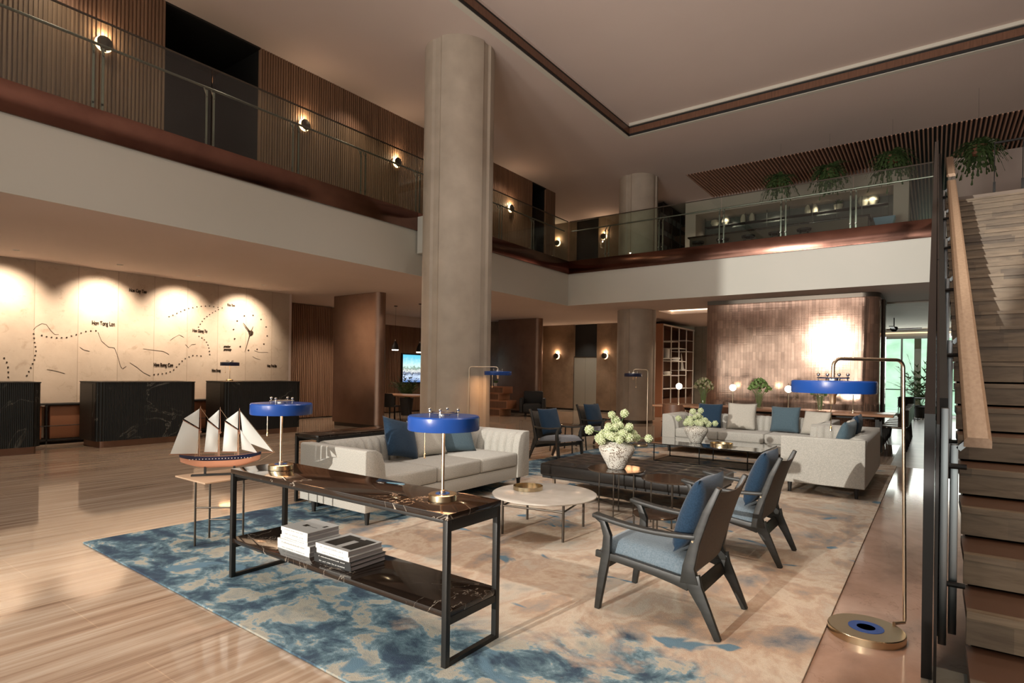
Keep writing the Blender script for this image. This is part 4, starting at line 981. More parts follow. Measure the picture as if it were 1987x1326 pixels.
# ---------------------------------------------------------------- vases and flowers
def ceramic_vase(loc, s, lab):
    pr = [(0, 0), (0.078, 0), (0.088, 0.01), (0.105, 0.05), (0.145, 0.12), (0.172, 0.175), (0.178, 0.205), (0.16, 0.235), (0.12, 0.258), (0.115, 0.27), (0.105, 0.27), (0.10, 0.24), (0, 0.2)]
    t = MB().lathe([(a*s, z*s) for a, z in pr], n=48).build('vase', M['ceramic'], None, ang=70); t.location = loc
    tag(t, lab, 'vase'); return t
def hydrangea(loc, n, r, fr, lab, zrange=(0.05, 0.28), cat='flowers'):
    t = thing('flower_bunch', lab, cat, loc)
    st = MB(); lf = MB(); heads = []
    for i in range(n):
        a = i*2.399; q = math.sqrt((i+0.6)/n); z = zrange[0]+(zrange[1]-zrange[0])*(1-q*0.8)*random.uniform(0.6, 1.3)
        c = Vector((q*r*cos(a)*random.uniform(.85,1.1), q*r*sin(a), z)); heads.append(c)
        st.tube([(0.02*cos(a), 0.02*sin(a), -0.10), (c.x*0.5, c.y*0.5, z*0.45), tuple(c)], 0.0028, 5)
    heads += [Vector((-0.30*r/0.2, 0.02, 0.09)), Vector((0.27*r/0.2, 0.1, 0.04)), Vector((0.05, 0.06, zrange[1]+0.075)), Vector((-0.05, -0.02, zrange[1]+0.06))]
    for c in heads[-4:]: st.tube([(0, 0, -0.1), (c.x*0.4, c.y*0.4, c.z*0.4+0.03), tuple(c)], 0.0028, 5)
    for c in heads:
        b = MB(); rr = fr*random.uniform(0.85, 1.15)
        b.ball(c, rr*0.86, 10)
        for k in range(46):
            z = 1-2*(k+0.5)/46; a = k*2.399; q = math.sqrt(1-z*z); d = Vector((q*cos(a), q*sin(a), z)); p = c+d*rr*random.uniform(0.84, 1.0)
            b.ball(p, rr*0.20, 6, 0.15)
        b.build('flower_head', M['petal'], t, ang=50)
    for k in range(16):
        a = random.uniform(0, 6.28); p = Vector((cos(a)*r*0.5, sin(a)*r*0.5, random.uniform(0.0, 0.12))); d = Vector((cos(a), sin(a), random.uniform(-0.1, 0.5)))*0.07; sd = Vector((-sin(a), cos(a), 0))*0.022
        lf.add([p, p+d*0.5+sd, p+d, p+d*0.5-sd+Vector((0, 0, 0.008))], [(0, 1, 2, 3)])
    st.build('stems', M['stem'], t); lf.build('leaves', M['leafb'], t, smooth=False)
    return t
ceramic_vase((-2.53, 5.24, RZ+0.4555), 1.0, 'speckled white ceramic vase on the round dark side table')
hydrangea((-2.53, 5.24, RZ+0.4555+0.27), 32, 0.215, 0.042, 'pale green snowball flowers in the vase nearest the camera', (-0.02, 0.20))
ceramic_vase((-3.07, 9.23, RZ+0.3105), 1.05, 'speckled white ceramic vase on the smoked glass coffee table')
hydrangea((-3.07, 9.23, RZ+0.3105+0.28), 22, 0.20, 0.044, 'pale green snowball flowers in the vase on the glass table', (-0.01, 0.16))
# ================================================================ RECEPTION
def desk(y0, y1, lab):
    t = thing('reception_desk', lab, 'reception desk', (-12.35, y0, 0))
    L = y1-y0; D = 0.82
    b = MB(); v = []
    # fluted front, wrapped around rounded corners
    rr = 0.10; path = []
    n = int((L-2*rr)/0.0115)
    for i in range(9): a = pi/2*i/8; path.append((D-rr+rr*sin(a), rr-rr*cos(a), sin(a), -cos(a)))
    for i in range(n+1): path.append((D, rr+(L-2*rr)*i/n, 1, 0))
    for i in range(9): a = pi/2*i/8; path.append((D-rr+rr*cos(a), L-rr+rr*sin(a), cos(a), sin(a)))
    poly = [(0.0, 0.0)] + [(x-(0.007 if k % 2 else 0)*nx_, y-(0.007 if k % 2 else 0)*ny_) for k, (x, y, nx_, ny_) in enumerate(path)] + [(0.0, L)]
    b.prism(poly, 0.115, 1.125).build('fluted_marble_body', M['kmarble'], t, ang=5)
    pl = [(0.0, -0.012)] + [(x+0.012*nx_, y+0.012*ny_) for x, y, nx_, ny_ in path[::4]] + [(0.0, L+0.012)]
    MB().prism(pl, 1.126, 1.142).build('desk_top', M['blackm'], t)
    MB().box(0.0, D*0.72, -0.004, 0.0, 0.115, 1.10).build('side_panel', M['dwood'], t)
    p3 = [(0.05, 0.05)] + [(x-0.05*nx_, y-0.05*ny_) for x, y, nx_, ny_ in path[::4]] + [(0.05, L-0.05)]
    MB().prism(p3, 0, 0.115).build('plinth', M['coppanel'], t)
desk(1.25, 3.02, 'black fluted marble reception desk at the left edge of the photo')
desk(3.78, 5.42, 'black fluted marble reception desk in the middle, with white veins')
desk(6.0, 7.72, 'black fluted marble reception desk on the right, with a small lamp')
t = thing('sideboard', 'long low sideboard with orange-brown panels against the stone wall behind the desks', 'sideboard', (-13.08, 1.0, 0))
MB().box(0, 0.36, 0, 7.2, 0.70, 0.725).box(0, 0.36, 0, 7.2, 0.06, 0.09).build('frame_shelves', M['blackm'], t)
M['tan'] = plain('tan_leather_panel', (0.30,0.13,0.065), 0.5)
for i in range(6): MB().box(0.02, 0.32, 0.06+1.2*i, 1.14+1.2*i, 0.10, 0.69).build('door_panel', M['tan'], t, bev=0.004)
for i in range(7):
    MB().box(0.335, 0.36, 1.195*i+0.0, 1.195*i+0.022, 0, 0.72).build('leg', M['blackm'], t)
MB().tube([(0.36, 0, 0.33), (0.36, 7.2, 0.33)], 0.008, 6).build('front_rail', M['blackm'], t)
# lettering, routes and lines inlaid in the stone wall
WX = -13.099
def text(body, uv, size, mt, lab, name='wall_lettering', slant=0.0, sx=0.60):
    size *= 0.66
    c = bpy.data.curves.new(name, 'FONT'); c.body = body; c.size = size; c.extrude = 0.006; c.shear = slant; c.offset = 0.0018
    o = bpy.data.objects.new('tmp', c); C.objects.link(o); bpy.context.view_layer.update()
    me = bpy.data.meshes.new_from_object(o.evaluated_get(bpy.context.evaluated_depsgraph_get())); bpy.data.objects.remove(o)
    me.materials.clear(); me.materials.append(mt)
    p = onx(uv[0], uv[1], WX); q = bpy.data.objects.new(name, me); C.objects.link(q)
    q.matrix_world = Matrix(((0, 0, 1, WX+0.006), (sx, 0, 0, p.y), (0, 1, 0, p.z), (0, 0, 0, 1)))
    return tag(q, lab, 'lettering')
M['inlay'] = plain('bronze_inlay', (0.055,0.035,0.022), 0.45, 0.6)
for s_, uv, sz_, lab in (('Hon Cay Tau', (250, 566), 0.150, 'dark letters reading Hon Cay Tau high on the stone wall'), ('Hon Tong Lon', (178, 630), 0.165, 'dark letters reading Hon Tong Lon above the middle desk'),
                   ('Hoa Yen', (441, 594), 0.125, 'dark letters reading Hoa Yen at the top right of the stone wall'), ('Hon Giang To', (373, 644), 0.140, 'dark letters reading Hon Giang To in the middle of the stone wall'),
                   ('Hon Rong Con', (298, 711), 0.155, 'dark letters reading Hon Rong Con just above the middle desk'), ('Hon Rong', (411, 721), 0.120, 'dark letters reading Hon Rong left of the desk lamp'), ('Hon Trai Bo', (518, 712), 0.125, 'dark letters reading Hon Trai Bo at the right end of the stone wall')):
    text(s_, uv, sz_, M['inlay'], lab)
text('grandeur\ngenerosity', (434, 674), 0.105, M['inlay'], 'two lines of slanted script letters beside the wall clock', slant=0.35)
def dots(pts, lab, r=0.0125):
    p0 = onx(*pts[0], WX); t = thing('dotted_route', lab, 'wall inlay', (WX, p0.y, p0.z))
    for u, v_ in pts:
        p = onx(u, v_, WX); MB().lathe([(r, 0.0), (r, 0.008), (0, 0.009)], (0, p.y-p0.y, p.z-p0.z), n=10, axis='x').build('stud', M['inlay'], t)
def lerp(P, n):
    out = []; L = [0]
    for a, b_ in zip(P[:-1], P[1:]): L.append(L[-1]+math.dist(a, b_))
    for i in range(n):
        d = L[-1]*i/(n-1); k = max(j for j in range(len(P)-1) if L[j] <= d+1e-9); f = (d-L[k])/(L[k+1]-L[k]); out.append((P[k][0]+(P[k+1][0]-P[k][0])*f, P[k][1]+(P[k+1][1]-P[k][1])*f))
    return out
dots(lerp([(8, 695), (13, 703), (16, 715), (16, 732)], 5), 'short dotted route low at the left edge of the stone wall')
dots(lerp([(52, 729), (60, 713), (67, 697), (70, 680), (67, 665), (65, 648)], 11), 'dotted route rising between the left and middle desks')
dots(lerp([(81, 651), (92, 654), (112, 656), (130, 655), (150, 649), (168, 643), (186, 642)], 12), 'dotted route running left to right below the letters Tong Lon')
dots(lerp([(328, 615), (342, 609), (362, 600), (385, 595), (405, 594), (431, 598)], 14), 'dotted arc at the top of the stone wall')
dots(lerp([(424, 601), (409, 609), (397, 618), (390, 627), (385, 635)], 9), 'dotted route descending from the top arc')
dots(lerp([(386, 653), (396, 659), (402, 666), (406, 678), (407, 688)], 8), 'curved dotted route below the letters Giang To')
dots(lerp([(390, 691), (375, 690), (362, 694), (352, 702), (345, 710), (335, 720), (320, 725), (299, 727)], 14), 'dotted route ending just above the middle desk')
def wire(lab, *lines):
    b = MB()
    for P in lines: b.tube([tuple(onx(u, v_, WX+0.003)) for u, v_ in P], 0.0030, 6)
    tag(b.build('contour_line', M['inlay'], None), lab, 'wall inlay')
wire('thin raised hill line left of the middle desk', [(65, 640), (70, 634), (81, 628), (90, 630), (99, 642), (106, 649), (114, 649)])
wire('thin zigzag line falling towards the middle desk', [(190, 645), (197, 662), (211, 674), (222, 675), (228, 690), (234, 711), (238, 716), (245, 711)])
wire('long thin line above the letters Rong Con', [(278, 677), (300, 680), (317, 682), (328, 688)])
wire('short dark dash between the left and middle desks', [(91, 717), (108, 720), (126, 725)])
wire('short curved dash under the dotted route', [(155, 674), (162, 679), (174, 682)])
wire('thin line running down behind the middle desk', [(252, 704), (266, 713), (278, 723), (292, 730)])
wire('small wavy line right of the wall clock', [(494, 681), (503, 684), (520, 684)])
wire('small zigzag line in the middle of the stone wall', [(360, 669), (366, 675), (372, 669), (380, 668)])
wire('faint arched line below the bright middle spot', [(330, 661), (338, 655), (348, 650), (357, 655)])
wire('short slanted line below the wall clock', [(490, 692), (497, 696), (505, 698)])
# clock
p0 = onx(486.5, 646, WX); t = thing('wall_clock', 'large numberless wall clock with long hands on the stone wall', 'clock', (WX, p0.y, p0.z))
b = MB().lathe([(0.055, 0), (0.055, 0.02), (0, 0.022)], axis='x', n=20); b.build('hub', M['inlay'], t)
for k in range(12):
    a = 2*pi*k/12+0.12; MB().lathe([(0.017, 0), (0.017, 0.01), (0, 0.011)], (0, 0.42*sin(a), 0.42*cos(a)), axis='x', n=10).build('hour_mark', M['inlay'], t)
for P in ([(486, 646), (476, 680)], [(486, 646), (491, 634)], [(484, 643), (472, 627)]):
    a_, c_ = onx(*P[0], WX+0.02)-p0, onx(*P[1], WX+0.02)-p0
    MB().tube([(0.026, a_.y, a_.z), (0.026, c_.y, c_.z)], [0.012, 0.006], 8).build('hand', M['inlay'], t)
# wall washers above the reception wall
for yy, w_ in ((1.35, 'left of the left desk'), (2.82, 'the right end of the left desk'), (4.32, 'the letters Tong Lon'), (5.74, 'the gap between middle and right desks'), (7.16, 'the wall clock')):
    t = thing('ceiling_spotlight', 'recessed ceiling spotlight over '+w_, 'spotlight', (-12.2, yy, ZL), 0, 'reception wall washers')
    MB().lathe([(0.05, -0.004), (0.05, 0.0), (0.038, 0.0), (0.038, -0.004)], n=20).build('rim', M['white'], t)
    MB().lathe([(0.0, -0.0015), (0.036, -0.0015)], n=20).build('lens', M['softglow'], t)
    o = light('SPOT', (0, 0, -0.03), 255, (1.0, 0.82, 0.64), None, spot_size=R(88), spot_blend=1.0, shadow_soft_size=0.03)
    o.parent = t; o.rotation_euler = Vector((-0.66, 0, -0.75)).to_track_quat('-Z', 'Y').to_euler()
# ================================================================ HALL BEHIND THE COPPER PARTITION
def pendant(loc, zt, lab):
    t = thing('pendant_lamp', lab, 'pendant lamp', (loc[0], loc[1], ZL), 0, 'pendant lamps over the hall table'); h = zt-ZL
    MB().lathe([(0.05, 0), (0.05, -0.02), (0.0, -0.022)], n=20).build('ceiling_rose', M['blackm'], t)
    MB().tube([(0, 0, -0.02), (0, 0, h+0.24)], 0.003, 6).build('cable', M['blackm'], t)
    MB().lathe([(0.012, h+0.25), (0.03, h+0.24), (0.05, h+0.19), (0.09, h+0.10), (0.105, h), (0.10, h), (0.08, h+0.09), (0.01, h+0.2)], n=28).build('lamp_shade', M['blackm'], t)
    MB().lathe([(0, h-0.026), (0.088, h-0.024), (0.096, h+0.006)], n=24).build('diffuser', M['globe'], t)
    MB().lathe([(0.013, h+0.25), (0.013, h+0.29), (0, h+0.295)], n=12).build('cap', M['white'], t)
    o = light('SPOT', (0, 0, h-0.02), 14, WARM, None, spot_size=R(120), shadow_soft_size=0.05); o.parent = t
pendant((-12.62, 11.5), 2.03, 'black bell pendant lamp, left of two over the hall table')
pendant((-11.62, 11.5), 1.95, 'black bell pendant lamp beside the tall column')
t = thing('table', 'round-edged timber hall table beside the tall column', 'table', (-12.35, 11.35, 0))
MB().box(-0.6, 1.05, -0.45, 0.45, 0.71, 0.75).build('table_top', M['tablewood'], t, bev=0.015)
for a in (-0.45, 0.85):
    for d in (-0.33, 0.33): MB().tube([(a, d, 0), (a*0.95, d*0.9, 0.71)], 0.025, 8).build('leg', M['blackm'], t)
def dchair(loc, rz, lab, grp, mt=None, far=False):
    mt = mt or M['blackm']
    t = thing('dining_chair', lab, 'chair', loc, rz, grp)
    MB().box(-0.21, 0.21, -0.22, 0.22, 0.43, 0.47).build('seat', mt, t, bev=0.015)
    v = []; n = 10
    for i in range(n+1):
        a = -1.25+2.5*i/n
        for z in (0.47, 0.62, 0.80): v.append((-0.23*cos(a)*(1.0+0.12*(z-0.47))+0.0, 0.235*sin(a)*1.02, z-(0.10 if abs(a) > 1.1 and z > 0.7 else 0)))
    f = [(i*3+j, i*3+j+1, (i+1)*3+j+1, (i+1)*3+j) for i in range(n) for j in range(2)]
    m = len(v); v += [(a*1.07, b*1.07, c) for a, b, c in v]; f += [tuple(m+k for k in q)[::-1] for q in f]
    f += [(i*3+2, (i+1)*3+2, m+(i+1)*3+2, m+i*3+2) for i in range(n)]
    MB().add(v, f).build('backrest', mt, t, ang=60)
    for a in (-0.18, 0.18):
        for d in (-0.18, 0.18): MB().tube([(a*1.2, d*1.15, 0), (a, d, 0.44)], [0.011, 0.016], 8).build('leg', mt if mt is M['blackm'] else M['blackm'], t)
    return t
dchair((-12.9, 10.72, 0), R(80), 'black dining chair at the left end of the hall table', 'hall table chairs')
dchair((-11.95, 10.72, 0), R(95), 'black dining chair at the right end of the hall table', 'hall table chairs')
t = thing('television', 'wall television showing a bright street scene beside the tall column', 'television', (-14.742, 13.75, 1.03))
MB().box(0, 0.05, -0.05, 1.6, -0.05, 1.0).build('casing', M['blackm'], t)
mt, nt, bb = base('screen_picture', (0,0,0), 0.3); v = coords(nt); sp = N(nt, 'SeparateXYZ'); nt.links.new(v, sp.inputs[0])
mr = N(nt, 'MapRange'); mr.inputs[1].default_value = 1.03; mr.inputs[2].default_value = 1.95; nt.links.new(math_(nt, 'ADD', sp.outputs[2], math_(nt, 'MULTIPLY', math_(nt, 'SUBTRACT', noise(nt, coords(nt, (1,3,3)), 3, 6, 0.8), 0.5), 0.55)), mr.inputs[0])
col = ramp(nt, mr.outputs[0], [(0.0,(0.05,0.12,0.3)),(0.22,(0.5,0.6,0.75)),(0.34,(0.04,0.06,0.12)),(0.42,(0.7,0.72,0.7)),(0.52,(0.12,0.2,0.15)),(0.6,(0.55,0.75,0.7)),(0.95,(0.12,0.5,0.72))])
nt.links.new(col, bb.inputs['Emission Color']); bb.inputs['Emission Strength'].default_value = 1.1
MB().box(0.05, 0.052, 0.0, 1.55, 0.0, 0.95).build('screen', mt, t, smooth=False)
def leafy(loc, n, h, spread, lab, mt, nm='potted_plant', pot=None, lw=0.05, droop=0.5, cat='plant'):
    t = thing(nm, lab, cat, loc)
    z0 = 0.0
    if pot: MB().lathe([(0, 0), (pot[0]*0.75, 0), (pot[0], pot[1]), (pot[0]*0.93, pot[1]), (pot[0]*0.85, pot[1]*0.9), (0, pot[1]*0.9)], n=24).build('pot', pot[2], t); z0 = pot[1]*0.9
    b = MB()
    for i in range(n):
        a = random.uniform(0, 2*pi); L = h*random.uniform(0.6, 1.05); P = []; o = random.uniform(0.3, 1)
        for k in range(6):
            u = k/5; P.append(Vector((cos(a)*spread*o*u, sin(a)*spread*o*u, z0+L*(u-droop*u*u*o))))
        sd = Vector((-sin(a), cos(a), 0))
        b.tube(P, 0.004, 4)
        for k in range(1, 6):
            for s in (-1, 1):
                p = P[k]; q = p+sd*s*lw*2.2*(1.15-k/6)+(P[k]-P[k-1])*0.6+Vector((0, 0, -0.02)); w_ = (P[k]-P[k-1]).normalized()*lw*0.35
                b.add([p-w_, q, p+w_], [(0, 1, 2)])
    b.build('foliage', mt, t, smooth=False)
    return t
leafy((-13.6, 12.9, 0), 46, 1.0, 0.55, 'dark leafy plant under the television', M['foliage'], pot=(0.22, 0.55, M['blackm']), lw=0.07)
tag(MB().ball((-12.55, 13.4, 1.17), 0.17, 24).build('paper_lantern', M['oakrail'], None), 'round tan woven globe beside the tall column', 'globe')
MB2 = MB().tube([(-12.55, 13.4, 0.02), (-12.55, 13.4, 1.01)], 0.02).lathe([(0.16, 0.0), (0.16, 0.02), (0.0, 0.022)], (-12.55, 13.4, 0.0)); tag(MB2.build('globe_stand', M['blackm'], None), 'black stand carrying the woven globe beside the column', 'stand')
# stack of copper-brown trunks
zz = 0.0
for i, (w, h, dx, dy, lab) in enumerate(((0.62, 0.24, 0.0, 0.0, 'lowest'), (0.86, 0.27, 0.10, 0.0, 'second from the bottom'), (0.64, 0.22, -0.08, 0.02, 'third from the bottom'), (0.72, 0.23, 0.02, -0.01, 'topmost'))):
    t = thing('storage_box', 'brown timber box, %s of the stack right of the tall column' % lab, 'box', (-11.55+dx, 15.05+dy, zz), R(6*(i % 2)), 'stacked timber boxes')
    MB().box(-w/2, w/2, -0.3, 0.3, 0, h-0.002).build('box_body', M['tan'] if i % 2 else M['tablewood'], t, bev=0.006)
    MB().box(-w/2+0.03, w/2-0.03, -0.306, -0.3, 0.03, h-0.03).build('front_panel', M['brownw'], t)
    zz += h
leafy((-11.75, 15.15, 0.962), 16, 0.16, 0.1, 'small green plant above the blue shade at the stack of boxes', M['leafb'], pot=(0.07, 0.10, M['white']), lw=0.02)
t = thing('armchair', 'dark armchair in the shade beside the stacked timber boxes', 'armchair', (-10.55, 15.6, 0), R(-60))
MB().box(-0.3, 0.3, -0.3, 0.3, 0.12, 0.42).build('seat', M['blackm'], t, bev=0.05)
for a in (-0.24, 0.24):
    for d in (-0.24, 0.24): MB().tube([(a, d, 0), (a, d, 0.13)], 0.02, 8).build('leg', M['blackm'], t)
MB().box(-0.34, -0.2, -0.32, 0.32, 0.3, 0.82).build('backrest', M['blackm'], t, bev=0.05)
for s in (-1, 1): MB().box(-0.3, 0.28, s*0.36-0.06, s*0.36+0.06, 0.12, 0.6).build('arm', M['blackm'], t, bev=0.04)
# ================================================================ BOOKCASE RIGHT OF THE FAR COLUMN
t = thing('bookcase', 'tall dark timber bookcase with pale metal grid right of the far column', 'bookcase', (-7.95, 18.38, 0))
W_, D_, H_ = 0.66, 3.2, 3.12
MB().box(0, W_, 0, 0.10, 0, H_).build('side_panel', M['tan'], t)
MB().box(0, 0.05, 0.1, D_, 0, H_).box(0.05, W_-0.03, D_-0.05, D_, 0, H_).box(0.05, W_-0.03, 0.1, D_, H_-0.05, H_).box(0.05, W_-0.03, 0.1, D_, 0, 0.6).build('carcass', M['brownw'], t)
g = MB(); cols = [0.12, 0.87, 1.62, 2.37, 3.12]
for y in cols: g.box(W_-0.03, W_, y-0.014, y+0.014, 0.0, H_)
g.box(W_-0.035, W_+0.005, 0.1, D_, H_-0.05, H_+0.0)
g.build('metal_grid', M['white'], t)
for i, zs in enumerate(([0.95, 1.42, 1.98], [0.95, 1.20+0.2, 1.92, 2.6, 2.0], [0.95, 1.42, 1.92, 2.38], [0.95, 1.60, 2.30, 2.70])):
    for z in zs: MB().box(0.06, W_+0.002, cols[i], cols[i+1], z-0.02, z).build('shelf', M['white'], t)
for (yy, z, kind, lab) in ((1.1, 2.0, 'v', 'tall white vase on the bookcase'), (2.0, 1.92, 'b', 'white bowl on the middle bookcase shelf'), (2.72, 1.6, 's', 'small white model sail on the right bookcase shelf'), (1.2, 1.4, 'b', 'white bowl on the left bookcase shelf')):
    if kind == 'v': o = MB().lathe([(0, 0), (0.10, 0), (0.10, 0.30), (0.09, 0.33), (0, 0.3)], n=20).build('vase', M['white'], None)
    elif kind == 'b': o = MB().lathe([(0, 0), (0.08, 0), (0.15, 0.10), (0.12, 0.14), (0, 0.09)], n=20).build('bowl', M['white'], None)
    else: o = MB().prism([(-0.2, 0.04), (0.28, 0.0), (0.1, 0.07), (-0.18, 0.62)], -0.01, 0.01, 'x').box(-0.04, 0.04, -0.2, 0.28, 0, 0.04).build('model_sail', M['white'], None)
    o.location = (-7.95+0.4, 18.38+yy, z); tag(o, lab, {'v': 'vase', 'b': 'bowl', 's': 'ornament'}[kind])
# the same unit upstairs: black open shelving
t = thing('open_shelving', 'black open metal shelving on the mezzanine right of the far column', 'shelving', (-7.75, 18.3, ZM-0.005))
g = MB(); 
for y in (0, 0.8, 1.6, 2.4, 3.1):
    for x in (0, 0.45): g.box(x, x+0.03, y, y+0.03, 0, 2.62)
g.build('frame', M['blackm'], t)
for z in (0.5, 1.0, 1.5, 2.0, 2.58): MB().box(0, 0.48, 0, 3.13, z, z+0.025).build('shelf', M['blackm'], t)
MB().box(0.0, 0.7, 2.35, 3.4, 0, 2.3).build('side_cabinet', M['brownw'], t)
# ================================================================ LONG TABLE
t = thing('communal_table', 'very long timber table in front of the copper wall', 'table', (-4.98, 12.05, 0))
LX, LY = 4.42, 1.15
MB().box(0, LX, 0, LY, 0.715, 0.755).build('table_top', M['tablewood'], t, bev=0.006)
MB().box(0.3, LX-0.3, 0.25, LY-0.25, 0.66, 0.714).build('apron', M['blackm'], t)
for x0 in (0.25, 1.6, 2.95, LX-0.25):
    for y0 in (0.2, LY-0.2): MB().box(x0-0.03, x0+0.03, y0-0.03, y0+0.03, 0.0, 0.66).build('leg', M['blackm'], t)
def globe_lamp(x, y, lab, e=9):
    t = thing('globe_lamp', lab, 'table lamp', (x, y, 0.7555), 0, 'globe lamps on the long table')
    MB().lathe([(0, 0), (0.05, 0), (0.05, 0.012), (0.012, 0.02), (0.009, 0.06)], n=24).build('base', M['pale_brass'], t)
    MB().tube([(0, 0, 0.02), (0, 0, 0.345)], 0.0085, 10).tube([(0, 0, 0.47), (0, 0, 0.53)], 0.006, 8).build('stem', M['pale_brass'], t)
    MB().ball((0, 0, 0.41), 0.068, 24).build('globe', M['globe'], t)
    o = light('POINT', (0, 0, 0.41), e, (1.0, 0.70, 0.42), shadow_soft_size=0.07); o.parent = t
for x, lab in ((-4.50, 'glowing globe lamp at the left end of the long table'), (-3.36, 'glowing globe lamp, second from the left on the long table'), (-2.30, 'glowing globe lamp in front of the middle of the copper wall'), (-1.20, 'glowing globe lamp under the tall blue shade on the long table')):
    globe_lamp(x, 12.36, lab)
def glass_vase_flowers(x, y, h, r, fr, mt, lab):
    z = 0.7555
    t = thing('glass_vase', 'clear glass vase holding '+lab, 'vase', (x, y, z))
    MB().lathe([(0, 0.0), (0.072, 0.0), (0.078, 0.01), (0.078, 0.30), (0.074, 0.30), (0.074, 0.012), (0, 0.012)], n=28).build('glass_body', M['vglass'], t)
    MB().lathe([(0.0735, 0.013), (0.0735, 0.12)], n=24).build('water', M['vglass'], t)
    t = thing('flower_bunch', lab, 'flowers', (x, y, z)); st = MB(); b = MB(); lf = MB()
    for i in range(46):
        a = i*2.399; q = math.sqrt((i+0.5)/46); p = Vector((q*r*cos(a), q*r*sin(a), h+fr*2.4*(1-q*q)+random.uniform(-0.02, 0.03)))
        if i % 3 == 0: st.tube([(0.02*cos(a), 0.02*sin(a), 0.02), (p.x*0.4, p.y*0.4, 0.28), tuple(p)], 0.0035, 5)
        b.ball(p, 0.03*random.uniform(0.8, 1.3), 7, 0.35)
        for k in range(4):
            d = Vector((random.uniform(-1, 1), random.uniform(-1, 1), random.uniform(-0.6, 0.9))).normalized()*0.065; sd = d.cross(Vector((0, 0, 1)))*0.35
            lf.add([p, p+d*0.5+sd, p+d, p+d*0.5-sd], [(0, 1, 2, 3)])
    st.build('stems', M['stem'], t); b.build('blossoms', mt, t); lf.build('leaves', M['leafb'], t, smooth=False)
M['dusty'] = var('dusty_blossom', (0.22,0.20,0.10), (0.36,0.30,0.20), 0.8, scale=30)
glass_vase_flowers(-3.98, 12.40, 0.40, 0.20, 0.07, M['dusty'], 'pinkish green flowers left of the copper wall on the long table')
glass_vase_flowers(-2.86, 12.42, 0.36, 0.22, 0.09, M['leafb'], 'full green bouquet on the long table before the copper wall')
glass_vase_flowers(-1.76, 12.45, 0.34, 0.18, 0.07, M['leafb'], 'green bouquet behind the tall blue lamp shade')
for x, lab in ((-4.35, 'brown leather chair at the left of the long table'), (-3.25, 'brown leather chair behind the striped pillow at the long table'), (-1.75, 'brown leather chair behind the sofa corner at the long table')):
    dchair((x, 11.72, 0), R(90), lab, 'brown chairs along the long table', M['brownw'])
for i, w_ in enumerate(('nearest', 'second', 'third', 'fourth', 'fifth', 'farthest')):
    dchair((-0.62, 13.4+0.62*i+0.2, 0), R(180), 'dark dining chair, %s in the row receding right of the copper wall' % w_, 'row of dark chairs by the dining room', M['bronze'])
# dining room
t = thing('dining_table', 'small dark cafe table by the dining room window', 'table', (-0.62, 24.6, 0))
MB().box(-0.4, 0.4, -0.4, 0.4, 0.72, 0.75).build('table_top', M['blackm'], t)
MB().tube([(0, 0, 0), (0, 0, 0.72)], 0.03).box(-0.25, 0.25, -0.25, 0.25, 0, 0.02).build('pedestal', M['blackm'], t)
for x, y, rz, lab in ((-1.9, 24.3, 20, 'black cafe chair left of the dining room window post'), (-0.75, 23.7, 100, 'black cafe chair in front of the small window table'), (-0.15, 23.9, 160, 'black cafe chair right of the small window table')):
    dchair((x, y, 0), R(rz), lab, 'cafe chairs by the dining room window')
leafy((-0.35, 25.6, 0), 30, 2.1, 1.1, 'tall palm plant inside the dining room window', M['foliage'], pot=(0.25, 0.45, M['blackm']), lw=0.11, droop=0.45)
t = thing('railing', 'thin black terrace railing outside the dining room window', 'railing', (-4.6, 27.9, -0.2))
b = MB().box(0, 9, -0.02, 0.02, 1.15, 1.19); b.build('top_rail', M['blackm'], t)
for i in range(10): MB().box(i-0.015, i+0.015, -0.015, 0.015, 0, 1.15).build('post', M['blackm'], t)
t = thing('ceiling_fan', 'dark wooden ceiling fan in the dining room', 'ceiling fan', (-1.0, 21.2, 3.27))
MB().tube([(0, 0, 0), (0, 0, -0.30)], 0.015).build('rod', M['blackm'], t)
MB().lathe([(0.0, -0.26), (0.09, -0.28), (0.11, -0.34), (0.06, -0.42), (0, -0.43)], n=20).build('motor', M['blackm'], t)
for k in range(3):
    a = 2*pi*k/3+0.5; o = MB().add([(0.08, -0.05, -0.33), (0.75, -0.08, -0.30), (0.8, 0.05, -0.31), (0.08, 0.05, -0.35), (0.08, -0.05, -0.35), (0.75, -0.08, -0.32), (0.8, 0.05, -0.33), (0.08, 0.05, -0.37)], [(0,1,2,3),(7,6,5,4),(0,4,5,1),(1,5,6,2),(2,6,7,3),(3,7,4,0)])
    o.v = [(x*cos(a)-y*sin(a), x*sin(a)+y*cos(a), z) for x, y, z in o.v]; o.build('blade', M['brownw'], t)
